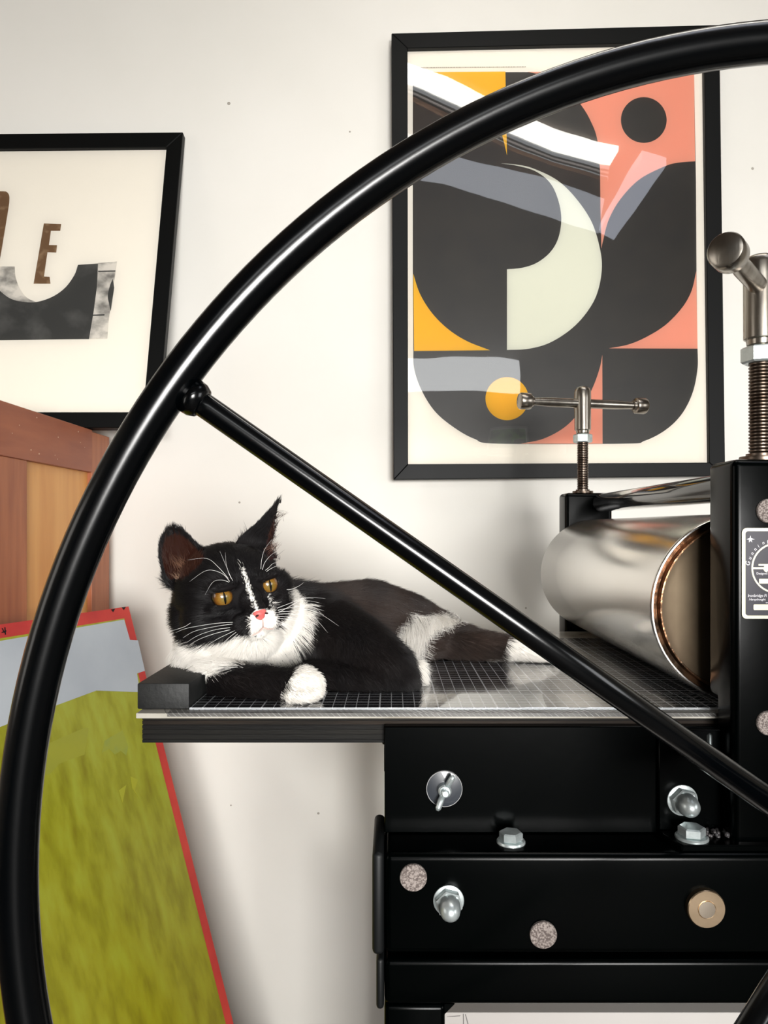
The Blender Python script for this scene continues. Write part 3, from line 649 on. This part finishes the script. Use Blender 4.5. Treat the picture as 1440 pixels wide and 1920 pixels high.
# neck, ruff and chest
pe(428, 1172, .768, .052, .046, .034); pe(396, 1196, .762, .034, .034, .026); pe(500, 1150, .790, .036, .042, .044)
pe(372, 1208, .758, .0215, .026, .021); pe(452, 1196, .752, .040, .030, .022)
pe(470, 1195, .800, .055, .050, .045); pe(540, 1178, .822, .052, .055, .050)
# trunk
chain([(540, 1178, .830, .046, .052, .047), (610, 1175, .865, .050, .058, .048), (690, 1168, .898, .052, .062, .050), (745, 1176, .925, .050, .058, .044), (805, 1194, .948, .046, .050, .034), (858, 1204, .955, .034, .036, .024)], 6)
pe(700, 1135, .90, .040, .040, .026)
pe(780, 1200, .915, .034, .030, .024)
# hind leg with thigh, hock and foot
chain([(806, 1205, .930, .030, .026, .023), (850, 1207, .922, .022, .022, .020), (900, 1209, .912, .018, .018, .0175), (942, 1213, .906, .0145, .0145, .0150)], 6)
chain([(942, 1213, .906, .0145, .0145, .0150), (975, 1219, .902, .0125, .013, .0125), (1008, 1226, .898, .0115, .0135, .0105), (1030, 1231, .896, .0100, .0125, .0085)], 6)
for k in range(3): pe(1036+k*1.5, 1232+k*2.5, .902-.009*k, .0052, .0050, .0052)
# shoulder, upper foreleg and elbow in front
chain([(600, 1172, .820, .040, .040, .040), (640, 1200, .792, .037, .034, .036), (690, 1228, .770, .032, .026, .033), (728, 1252, .756, .0265, .022, .027), (752, 1272, .749, .0175, .017, .0185)], 7)
chain([(735, 1276, .752, .020, .018, .019), (680, 1277, .752, .020, .020, .020), (630, 1277, .755, .019, .020, .019), (585, 1274, .757, .018, .018, .018)], 6)
# tucked paw behind the elbow
pe(778, 1262, .775, .0105, .012, .0150); pe(783, 1272, .772, .0085, .011, .0095)
# other foreleg lying across under the chin, ending in the white paw
chain([(386, 1248, .765, .024, .022, .020), (395, 1265, .738, .0225, .020, .0205), (440, 1277, .722, .0195, .018, .0185), (490, 1284, .712, .0175, .017, .0175), (530, 1288, .705, .0165, .0165, .0170), (556, 1286, .700, .0165, .017, .0165)], 7)
pe(566, 1282, .697, .0180, .0175, .0165)
for dx, dy, dY in ((548, 1303, .684), (562, 1304, .681), (578, 1301, .682), (591, 1295, .686)): pe(dx, dy, dY, .0073, .0085, .0068)
pe(584, 1284, .694, .0112, .012, .0135)
bmesh.ops.recalc_face_normals(cb, faces=cb.faces)
me = bpy.data.meshes.new('cat_raw'); cb.to_mesh(me); cb.free()
raw = bpy.data.objects.new('cat_raw', me); COL.objects.link(raw)
md = raw.modifiers.new('r', 'REMESH'); md.mode = 'VOXEL'; md.voxel_size = .0015; md.adaptivity = 0
bpy.context.view_layer.update(); dg = bpy.context.evaluated_depsgraph_get()
cm = bpy.data.meshes.new_from_object(raw.evaluated_get(dg)); bpy.data.objects.remove(raw)
nv = len(cm.vertices); co = np.empty(nv*3, np.float32); cm.vertices.foreach_get('co', co); co = co.reshape(-1, 3).astype(float)
ne = len(cm.edges); ed = np.empty(ne*2, np.int32); cm.edges.foreach_get('vertices', ed); ed = ed.reshape(-1, 2)
deg = np.bincount(ed.ravel(), minlength=nv).astype(float)
HMi = np.array(HM.inverted())
def to_head(p): return p @ HMi[:3, :3].T + HMi[:3, 3]
def proj(p): return np.c_[CX+p[:, 0]/p[:, 1]*F, CY-(p[:, 2]-H)/p[:, 1]*F]
def inpoly(pts, poly):
    x, y = pts[:, 0], pts[:, 1]; c = np.zeros(len(x), bool); n = len(poly)
    for i in range(n):
        x1, y1 = poly[i]; x2, y2 = poly[(i+1) % n]
        if y1 == y2: continue
        c ^= ((y1 > y) != (y2 > y)) & (x < (x2-x1)*(y-y1)/(y2-y1)+x1)
    return c
def is_ear(p, px):
    eL = inpoly(px, [(a, b) for a, b, _ in earL]+[(340, 1100)]) & (p[:, 1] < .790)
    eR = inpoly(px, [(a, b) for a, b, _ in earR]) & (p[:, 1] < .80)
    hl = to_head(p)
    return (eL | eR | (hl[:, 2] > .043)) & (np.linalg.norm(hl, axis=1) < .13) & (hl[:, 2] > .015)
hl = to_head(co); inhead = (np.linalg.norm((hl-[0, -.008, -.002])/[.062, .066, .060], axis=1) < 1)
wgt = np.where(inhead, .30, .62); wgt[is_ear(co, proj(co))] = .045
muz = inhead & (hl[:, 1] < -.03); wgt[muz] = .26
for it in range(16):
    acc = np.zeros_like(co)
    for k in range(3):
        acc[:, k] = np.bincount(ed[:, 0], co[ed[:, 1], k], nv)+np.bincount(ed[:, 1], co[ed[:, 0], k], nv)
    wk = wgt if it < 7 else wgt*np.where(wgt > .5, 1, 0.15)
    co += (acc/deg[:, None]-co)*wk[:, None]
# rest on the sheet and on the stop block: nothing sinks in
flo = ZB+.0016
blk = (co[:, 0] < -.1800) & (co[:, 0] > -.24)
fz = np.where(blk, H-.1405+.001, flo)
# soften towards the support rather than cut
low = co[:, 2] < fz; co[low, 2] = fz[low]
cm.vertices.foreach_set('co', co.astype(np.float32).ravel()); cm.update()

def zc(l, s=3.6, ox=260, oy=900): return [(ox+x/s, oy+y/s) for x, y in l]
bib = zc([(208, 1010), (235, 1050), (290, 1085), (340, 1105), (400, 1120), (470, 1105), (560, 1075), (640, 1058), (700, 1052), (750, 1050), (800, 1060), (870, 1040), (925, 1000), (960, 955), (1000, 900), (1018, 820), (1015, 745), (1050, 750), (1100, 810), (1125, 880), (1120, 960), (1070, 1050), (1020, 1130), (960, 1215), (860, 1240), (760, 1235), (690, 1250), (600, 1270), (520, 1310), (430, 1330), (340, 1310), (270, 1270), (225, 1200), (205, 1100)])
muzz = zc([(765, 895), (800, 872), (850, 872), (895, 880), (915, 895), (935, 935), (930, 985), (905, 1010), (870, 1045), (800, 1052), (765, 1048), (752, 990), (755, 930)])
blaze = zc([(704, 556), (714, 600), (734, 660), (758, 725), (780, 800), (812, 866), (792, 890), (770, 850), (748, 780), (722, 700), (700, 620)])
strk = zc([(862, 768), (875, 775), (898, 820), (918, 880), (905, 905), (890, 850)])
belly = [(560+x/2.77, 1040+y/2.77) for x, y in [(490, 420), (515, 380), (570, 345), (560, 300), (640, 320), (690, 295), (760, 305), (830, 335), (850, 352), (770, 378), (700, 398), (665, 435), (645, 500), (610, 545), (560, 545), (520, 500), (500, 460)]]
foot = [(957, 1190), (1060, 1200), (1060, 1262), (936, 1250), (944, 1225)]
pawp = [(524, 1330), (527, 1303), (536, 1288), (545, 1270), (556, 1252), (575, 1240), (600, 1248), (616, 1280), (612, 1330)]
tuck = [(764, 1232), (800, 1232), (800, 1310), (779, 1310), (781, 1280), (776, 1255)]
def whiteness(p, jit):
    px = proj(p); q = px+jit
    wh = inpoly(q, bib) & (p[:, 1] < .86) & (p[:, 2] > H-.146)
    wh |= inpoly(q, muzz) & (p[:, 1] < .74)
    j2 = px+jit*.7
    wh |= (inpoly(px+jit*1.1, blaze) | inpoly(j2, strk)) & (p[:, 1] < .76) & (np.sin(px[:, 0]*1.9+px[:, 1]*.35) > -.35)
    wh |= inpoly(px+jit*1.9, belly) & (p[:, 1] > .84)
    wh |= inpoly(q, foot) & (p[:, 1] > .86)
    wh |= inpoly(px+jit*.8, pawp) & (p[:, 1] < .722)
    wh |= inpoly(q, tuck) & (p[:, 1] > .757) & (p[:, 1] < .80)
    return wh
inL = [(322, 1096), (309, 1072), (304.5, 1045), (306, 1020), (315, 1006), (328, 1001), (342, 1005), (356, 1016), (370, 1031), (384, 1046), (372, 1066), (345, 1090)]
inR = [(506, 1056), (499, 1030), (502, 1005), (512, 982), (521, 962), (520, 985), (517, 1008), (515.5, 1032), (519, 1048)]
def fur_rgb(p, wh, ear_in, rs):
    """natural colour of the coat at p (linear)."""
    n = len(p); hd = to_head(p); onhead = np.linalg.norm(hd, axis=1) < .075
    blk_ = np.array(s2l((10, 9, 11))); brn = np.array(s2l((60, 48, 42))); wht = np.array(s2l((240, 236, 229)))
    px = proj(p); t = np.clip((px[:, 0]-540)/80, 0, 1)*np.clip((p[:, 1]-.79)/.05, 0, 1)*.85
    t = np.maximum(t, np.where((px[:, 0] > 790) & (p[:, 1] > .85), .42, 0))
    t = np.maximum(t, .10)
    t = np.where(onhead, .05, t)
    t = np.clip(t*(.5+.8*rs)*(1+.45*np.sin(p[:, 0]*70+p[:, 2]*60)*np.cos(p[:, 2]*95-p[:, 0]*30)), 0, 1)
    c = blk_*(1-t[:, None])+brn*t[:, None]
    c = np.where(wh[:, None], wht*(.90+.10*rs[:, None]), c)
    return c
cm.calc_loop_triangles()
nvv = np.empty(nv*3, np.float32); cm.vertices.foreach_get('normal', nvv); nvv = nvv.reshape(-1, 3).astype(float)
pxv = proj(co); facing = (nvv*(co-[0, 0, H])).sum(1) < 0
earin_v = (inpoly(pxv, inL) | inpoly(pxv, inR)) & facing & (co[:, 1] < .79) & is_ear(co, pxv)
colv = fur_rgb(co, whiteness(co, rng.normal(0, .8, (nv, 2))), earin_v, np.full(nv, .5))
colv[earin_v & (pxv[:, 0] < 420)] = s2l((44, 18, 9)); colv[earin_v & (pxv[:, 0] > 420)] = s2l((46, 26, 24))
hdv = to_head(co)
rimv = (np.abs(np.hypot((np.abs(hdv[:, 0])-.0205)/1.0, hdv[:, 2]-.004)-.0075) < .0022) & (hdv[:, 1] < -.02)
colv[rimv] = s2l((16, 12, 12))
at = cm.color_attributes.new('coat', 'FLOAT_COLOR', 'POINT'); at.data.foreach_set('color', np.c_[colv, np.ones(nv)].astype(np.float32).ravel())
for p_o in cm.polygons: p_o.use_smooth = True
def coat_mat(name, rough, spec):
    m = bpy.data.materials.new(name); m.use_nodes = True; nt = m.node_tree; b = nt.nodes['Principled BSDF']
    a = nt.nodes.new('ShaderNodeAttribute'); a.attribute_name = 'coat'; nt.links.new(a.outputs['Color'], b.inputs['Base Color'])
    b.inputs['Roughness'].default_value = rough; b.inputs['Specular IOR Level'].default_value = spec; return m
cm.materials.clear(); cm.materials.append(coat_mat('cat_skin_and_undercoat', .75, .15))
base = Vector((.05, .83, ZB)); co_l = co-np.array(base); cm.vertices.foreach_set('co', co_l.astype(np.float32).ravel()); cm.update(); cm.name = 'cat'
CAT = bpy.data.objects.new('cat', cm); COL.objects.link(CAT); CAT.location = base
tag(CAT, 'black and white cat lying on the press bed with its head turned towards the right', 'cat')

# ---- coat
tri = np.empty(len(cm.loop_triangles)*3, np.int32); cm.loop_triangles.foreach_get('vertices', tri); tri = tri.reshape(-1, 3)
A_, B_, C_ = co[tri[:, 0]], co[tri[:, 1]], co[tri[:, 2]]
ar = np.linalg.norm(np.cross(B_-A_, C_-A_), axis=1)/2; cen = (A_+B_+C_)/3
hdc = to_head(cen); headtri = np.linalg.norm(hdc, axis=1) < .075
wt = ar*np.where(headtri, 1.9, 1.0)
wt[cen[:, 2] < ZB+.0035] = 0
NH = 190000
pick = rng.choice(len(tri), NH, p=wt/wt.sum()); u = rng.random((NH, 2)); fl = u.sum(1) > 1; u[fl] = 1-u[fl]
root = A_[pick]*(1-u.sum(1))[:, None]+B_[pick]*u[:, :1]+C_[pick]*u[:, 1:]
nrm = (nvv[tri[pick, 0]]+nvv[tri[pick, 1]]+nvv[tri[pick, 2]]); nrm /= np.linalg.norm(nrm, axis=1)[:, None]+1e-9
px = proj(root); hd = to_head(root); rs = rng.random(NH)
face_eye = (np.hypot(np.abs(hd[:, 0])-.0205, hd[:, 2]-.004) < .0078) & (hd[:, 1] < -.022)
nose_z = (np.hypot(hd[:, 0]/.0072, (hd[:, 2]+.0125)/.0050) < 1) & (hd[:, 1] < -.052)
facing = (nrm*(root-[0, 0, H])).sum(1) < 0
ear_m = is_ear(root, px)
ear_in = (inpoly(px, inL) | inpoly(px, inR)) & facing & (root[:, 1] < .79) & ear_m
keep = ~(face_eye | nose_z | (ear_in & (rs > .10)))
root, nrm, px, hd, rs, ear_m, ear_in = [a[keep] for a in (root, nrm, px, hd, rs, ear_m, ear_in)]; N = len(root)
onhead = np.linalg.norm(hd, axis=1) < .072
wh = whiteness(root, rng.normal(0, 1, (N, 2))*np.where(px[:, 1] > 1190, 2.8, 1.4)[:, None])
col = fur_rgb(root, wh, ear_in, rs); col[ear_in] = s2l((62, 34, 22))
# pull of the coat
nosew = np.array(HL(0, -.060, -.012)); R3 = np.array(HR)
flow = np.tile(np.array([.80, .45, -.38]), (N, 1))
fh = root-nosew; fh /= np.linalg.norm(fh, axis=1)[:, None]+1e-9
flow[onhead] = fh[onhead]
neck = (~onhead) & (px[:, 0] < 575) & (px[:, 1] < 1262) & (root[:, 1] < .86)
cenp = np.array([448, 1120.]); rad = px-cenp; rad /= np.linalg.norm(rad, axis=1)[:, None]+1e-9
flow[neck] = np.c_[rad[neck, 0]*.8-.1, np.full(neck.sum(), .15), -rad[neck, 1]*.9-.35]
arm = (root[:, 1] < .775) & (px[:, 1] > 1240) & (px[:, 0] < 620) & ~onhead
flow[arm] = [.75, -.35, -.30]
fl2 = (root[:, 1] < .80) & (px[:, 0] >= 620) & ~onhead; flow[fl2] = [.65, -.15, -.75]
hind = (px[:, 0] > 800) & (root[:, 1] > .85); flow[hind] = [.9, -.1, -.30]
bel = inpoly(px, belly) & (root[:, 1] > .84); flow[bel] = [-.35, -.2, -.9]
flow[ear_m & (px[:, 0] < 420)] = [-.25, .1, 1]; flow[ear_m & (px[:, 0] >= 420)] = [.35, .1, 1]
lng = np.full(N, .0105); lng[onhead] = .0050+.0035*np.clip(np.linalg.norm(root[onhead]-nosew, axis=1)/.08, 0, 1)
mz = onhead & (hd[:, 1] < -.034); lng[mz] = .0032
lng[neck] = .0145; lng[neck & wh] = .0165; lng[arm] = .0075; lng[arm & wh] = .0052; lng[bel] = .017; lng[fl2] = .009; lng[hind] = .0085
lng[(px[:, 0] > 945) & wh] = .005
lng[ear_m] = .0038; lng[ear_in] = .009
tip = ear_m & (px[:, 1] < 1002) & (px[:, 0] < 350); lng[tip] = .0065
tip = ear_m & (px[:, 1] < 955) & (px[:, 0] > 480); lng[tip] = .0060
# slow waves and clumps
def wave(p, f, ph): return np.sin(p[:, 0]*f+ph)*np.cos(p[:, 1]*f*1.3-ph)+np.sin(p[:, 2]*f*.9+2*ph)
w3 = np.c_[wave(root, 95, .3), wave(root, 110, 1.7), wave(root, 100, 2.9)]*.16+np.c_[wave(root, 310, 1.), wave(root, 340, 2.2), wave(root, 290, .4)]*.10
w3[onhead] *= .3
tng = flow+w3; tng -= nrm*(tng*nrm).sum(1)[:, None]; tng /= np.linalg.norm(tng, axis=1)[:, None]+1e-9
rise = np.where(onhead, .30, .42); rise[neck & wh] = .60; rise[bel] = .6; rise[ear_m] = .35; rise[mz] = .35; rise[arm & wh] = .5
rise = rise*(.75+.5*rng.random(N))
jd = rng.normal(0, 1, (N, 3))*np.where(onhead, .07, .12)[:, None]
jd[bel] *= 2; dirv = tng*(1-.35*rise[:, None])+nrm*rise[:, None]+jd; dirv /= np.linalg.norm(dirv, axis=1)[:, None]
L = lng*(.65+.6*rng.random(N)); K = 5; t = np.linspace(0, 1, K)
pts = root[:, None, :]-nrm[:, None, :]*.0006+dirv[:, None, :]*(L[:, None]*t)[:, :, None]+(tng*L[:, None]*.35)[:, None, :]*(t**2)[None, :, None]-np.array([0, 0, 1])*(L[:, None, None]*.12*(t**2)[None, :, None])
pts[:, :, 2] = np.maximum(pts[:, :, 2], ZB+.0006)
def make_hair(name, pts, rad, colr, parent, m):
    n, k, _ = pts.shape
    hc = bpy.data.hair_curves.new(name); hc.add_curves([k]*n)
    hc.attributes['position'].data.foreach_set('vector', (pts-np.array(parent.location)).astype(np.float32).ravel())
    ra = hc.attributes.get('radius') or hc.attributes.new('radius', 'FLOAT', 'POINT')
    ra.data.foreach_set('value', (rad[:, None]*np.array([1, .95, .8, .55, .12])[None, :k]).astype(np.float32).ravel())
    ca = hc.attributes.new('coat', 'FLOAT_COLOR', 'CURVE'); ca.data.foreach_set('color', np.c_[colr, np.ones(n)].astype(np.float32).ravel())
    hc.materials.append(m); o = bpy.data.objects.new(name, hc); COL.objects.link(o); o.parent = parent; o['kind'] = 'stuff'; return o
radh = np.where(wh, .00017, .00013)*(.7+.6*rng.random(N)); radh[onhead] *= .85
make_hair('fur', pts, radh, col, CAT, coat_mat('fur_strands', .42, .35))
# tufts on the ear tips and pale hair inside the ears
tp = []; tc_ = []
def tuft(px0, py0, Y0, dx, dy, n, sp_, Lp, c):
    for _ in range(n):
        a = np.array(P(px0+rng.normal(0, sp_), py0+rng.normal(0, sp_*.7), Y0)); b = np.array(P(px0+dx*Lp*(.5+.6*rng.random())+rng.normal(0, sp_*.9), py0+dy*Lp*(.5+.6*rng.random())+rng.normal(0, 2), Y0+rng.normal(0, .002)))
        m_ = (a+b)/2+rng.normal(0, .0006, 3); tp.append([a*(1-s)**2+2*m_*s*(1-s)+b*s*s for s in t]); tc_.append(c)
dk = s2l((24, 21, 20))
tuft(318, 1001, .743, -.05, -1, 60, 5, 14, dk); tuft(525, 943, .771, .15, -1, 22, 1.2, 12, dk)
tuft(522, 965, .765, .9, -.35, 26, 7, 9, s2l((90, 70, 60)))
tuft(345, 1070, .735, -.5, -.9, 40, 9, 34, s2l((120, 84, 62))); tuft(338, 1092, .725, -.5, -.9, 26, 6, 26, s2l((140, 110, 90)))
tuft(508, 1030, .755, .5, -.7, 30, 7, 22, s2l((110, 80, 66)))
make_hair('ear_tuft', np.array(tp), np.full(len(tp), .00011), np.array(tc_), CAT, bpy.data.materials['fur_strands'])
# eyes
def eye_mat():
    m = bpy.data.materials.new('golden_eye'); m.use_nodes = True; nt = m.node_tree; b = nt.nodes['Principled BSDF']
    tc = nt.nodes.new('ShaderNodeTexCoord'); sp = nt.nodes.new('ShaderNodeSeparateXYZ'); nt.links.new(tc.outputs['Object'], sp.inputs[0])
    def mth(op, a, b_=None):
        n = nt.nodes.new('ShaderNodeMath'); n.operation = op
        for i, v in enumerate((a, b_)):
            if v is None: continue
            if isinstance(v, (int, float)): n.inputs[i].default_value = v
            else: nt.links.new(v, n.inputs[i])
        return n.outputs[0]
    X, Z = sp.outputs[0], sp.outputs[2]
    r = mth('SQRT', mth('ADD', mth('MULTIPLY', X, X), mth('MULTIPLY', Z, Z)))
    cr = nt.nodes.new('ShaderNodeValToRGB'); nt.links.new(mth('DIVIDE', r, .0105), cr.inputs[0])
    el = cr.color_ramp.elements; el[0].position = .10; el[0].color = (*s2l((112, 98, 42)), 1); el[1].position = .80; el[1].color = (*s2l((24, 14, 8)), 1)
    e = el.new(.45); e.color = (*s2l((134, 96, 34)), 1); e = el.new(.68); e.color = (*s2l((104, 64, 18)), 1)
    nz = nt.nodes.new('ShaderNodeTexNoise'); nz.inputs['Scale'].default_value = 900; nt.links.new(tc.outputs['Object'], nz.inputs['Vector'])
    mx0 = nt.nodes.new('ShaderNodeMix'); mx0.data_type = 'RGBA'; mx0.blend_type = 'OVERLAY'; mx0.inputs[0].default_value = .4; nt.links.new(cr.outputs[0], mx0.inputs[6]); nt.links.new(nz.outputs[0], mx0.inputs[7])
    pu = mth('LESS_THAN', mth('ADD', mth('POWER', mth('ABSOLUTE', mth('DIVIDE', X, .0010)), 2.0), mth('POWER', mth('ABSOLUTE', mth('DIVIDE', Z, .0052)), 2.0)), 1.0)
    mx = nt.nodes.new('ShaderNodeMix'); mx.data_type = 'RGBA'; nt.links.new(pu, mx.inputs[0]); nt.links.new(mx0.outputs[2], mx.inputs[6]); mx.inputs[7].default_value = (.002, .002, .002, 1)
    nt.links.new(mx.outputs[2], b.inputs['Base Color']); b.inputs['Roughness'].default_value = .25; b.inputs['Coat Weight'].default_value = 1; b.inputs['Coat Roughness'].default_value = .02
    return m
M_eye = eye_mat()
for s in (-1, 1):
    bm = BM(); bmesh.ops.create_uvsphere(bm, u_segments=48, v_segments=32, radius=.0090)
    me = bpy.data.meshes.new('eye'); bm.to_mesh(me); bm.free(); [setattr(p, 'use_smooth', True) for p in me.polygons]; me.materials.append(M_eye)
    e = bpy.data.objects.new('eye', me); COL.objects.link(e); e.parent = CAT; e.location = HL(s*.0205, -.0308, .0030)-base
    e.rotation_euler = (HR @ Matrix.Rotation(-.12, 3, 'Z')).to_euler(); e.scale = (HS, HS, HS)
def child(nm, bm, m, smooth='all'): return obj(nm, bm, m, CAT, smooth)
bm = BM(); bmesh.ops.create_icosphere(bm, subdivisions=4, radius=1)
for v in bm.verts:
    x, y, z = v.co; wz = 1.0 if z > .2 else .45+.55*max(0, (z+1)/1.2)
    v.co = HM @ Vector((x*.0060*wz, -.0537+y*.0046, -.0127+z*.0042-(.0014 if z < -.4 else 0)))
child('nose', bm, mat('pink_nose_leather', (226, 118, 112), .45, rgb2=(206, 92, 90), nscale=200))
bm = BM()
for s in (-1, 1):
    bmesh.ops.create_icosphere(bm, subdivisions=2, radius=1, matrix=HM @ Matrix.Translation((s*.0042, -.0575, -.0130)) @ Matrix.Rotation(s*.4, 4, 'Y') @ Matrix.Diagonal((.0017, .0012, .0008, 1)))
bm2 = bm; child('nostrils', bm2, mat('dark_nostril', (60, 20, 18), .6))['kind'] = 'stuff'
bm = tube(BM(), [HL(0, -.0578, -.0165), HL(0, -.0578, -.0200), HL(0, -.0562, -.0240)], [.0005, .0005, .0005], 8)
child('philtrum', bm, mat('pink_lip', (214, 178, 168), .7))
for s in (-1, 1):
    child('mouth_line', tube(BM(), [HL(0, -.0562, -.0243), HL(s*.004, -.0566, -.0270), HL(s*.009, -.0548, -.0285), HL(s*.0135, -.0505, -.0280)], [.0005, .0005, .0004, .0002], 8), bpy.data.materials['pink_lip'])
# whiskers (photograph coordinates of root, bend and tip)
M_wsk = mat('white_whisker', (250, 248, 244), .4)
wl = [((690, 958), (520, 968), (330, 1000), (250, 1030)), ((680, 968), (540, 985), (380, 1020), (300, 1065)), ((640, 995), (520, 1010), (400, 1050), (320, 1100)), ((620, 1010), (520, 1035), (420, 1070), (345, 1110)),
      ((700, 990), (620, 1030), (520, 1080), (440, 1135)), ((705, 1000), (640, 1040), (570, 1100), (515, 1150)), ((700, 1015), (650, 1055), (590, 1110), (545, 1175)), ((715, 1020), (670, 1060), (640, 1100), (618, 1150)), ((730, 1030), (720, 1060), (722, 1090), (720, 1120)),
      ((350, 965), (310, 990), (250, 1010), (205, 1020))]
wr = [((935, 865), (1000, 840), (1130, 795), (1260, 800)), ((940, 880), (1010, 865), (1160, 850), (1250, 915)), ((945, 890), (1040, 885), (1180, 880), (1350, 985)), ((945, 905), (1050, 905), (1180, 930), (1275, 1030)), ((940, 920), (1040, 930), (1150, 960), (1215, 1020)),
      ((935, 935), (1040, 945), (1160, 980), (1170, 1050)), ((1100, 960), (1160, 990), (1180, 1060), (1125, 1115)), ((935, 950), (1010, 980), (1080, 1020), (1110, 1090)), ((930, 960), (990, 990), (1050, 1040), (1080, 1100)), ((1000, 740), (1040, 735), (1090, 710), (1115, 690)), ((945, 895), (1060, 830), (1110, 800), (1180, 800))]
wb_ = [((605, 665), (540, 590), (460, 530), (330, 540)), ((615, 685), (560, 630), (460, 610), (345, 685)), ((610, 690), (560, 675), (500, 690), (448, 775)), ((635, 680), (615, 640), (590, 580), (548, 480)), ((625, 665), (605, 620), (590, 560), (585, 490)),
       ((825, 600), (830, 540), (850, 470), (900, 400)), ((835, 605), (850, 560), (880, 520), (925, 480)), ((855, 610), (880, 590), (905, 565), (945, 555)), ((862, 618), (890, 600), (920, 585), (960, 580))]
def whisk(q, Y0, Y1, r):
    n = len(q); P4 = [P(260+x/3.6, 900+y/3.6, Y0+(Y1-Y0)*k/3) for k, (x, y) in enumerate(q)]
    pts_ = []
    for k in range(3):
        a, b, c, d = P4[max(k-1, 0)], P4[k], P4[k+1], P4[min(k+2, 3)]
        for j in range(6):
            s = j/6; pts_.append(.5*((2*b)+(c-a)*s+(2*a-5*b+4*c-d)*s*s+(3*b-a-3*c+d)*s**3))
    pts_.append(P4[3]); m_ = len(pts_)
    child('whisker', tube(BM(), pts_, [r*(1-.8*k/(m_-1)) for k in range(m_)], 6), M_wsk)
for q in wl: whisk(q, .692, .668, .00021)
for q in wr: whisk(q, .700, .715, .00020)
for k, q in enumerate(wb_): whisk(q, .686 if k < 5 else .712, .672 if k < 5 else .715, .00018)

# small knocks and marks on the wall
for x, y, r in ((429, 194, 3.2), (656, 247, 1.8), (1411, 316, 2.6), (597, 1525, 2.4), (449, 942, 2), (986, 1140, 1.8), (433, 1510, 1.6)):
    q = P(x, y, YW)
    o = obj('wall_mark', lathe(BM(), [(0, r*YW/F), (.0004, r*YW/F*.7), (.0006, 0)], q, q+Vector((0, -1, 0)), 9, cap=False), bpy.data.materials.get('grey_wall_mark') or mat('grey_wall_mark', (168, 162, 152), .8), wb)
# pencil lines on the white board
wbd = bpy.data.objects['white_board']
for x0, y0, x1, y1 in ((868, 1901, 869, 1960), (838, 1906, 862, 1904), (872, 1902, 877, 1920)):
    q = [P(x0, y0, .8398), P(x0+1.4, y0, .8398), P(x1+1.4, y1, .8398), P(x1, y1+1.2, .8398)]
    obj('pencil_line', prism(BM(), q, (0, -.0003, 0)), bpy.data.materials.get('pencil_grey') or mat('pencil_grey', (96, 92, 92), .8), wbd)
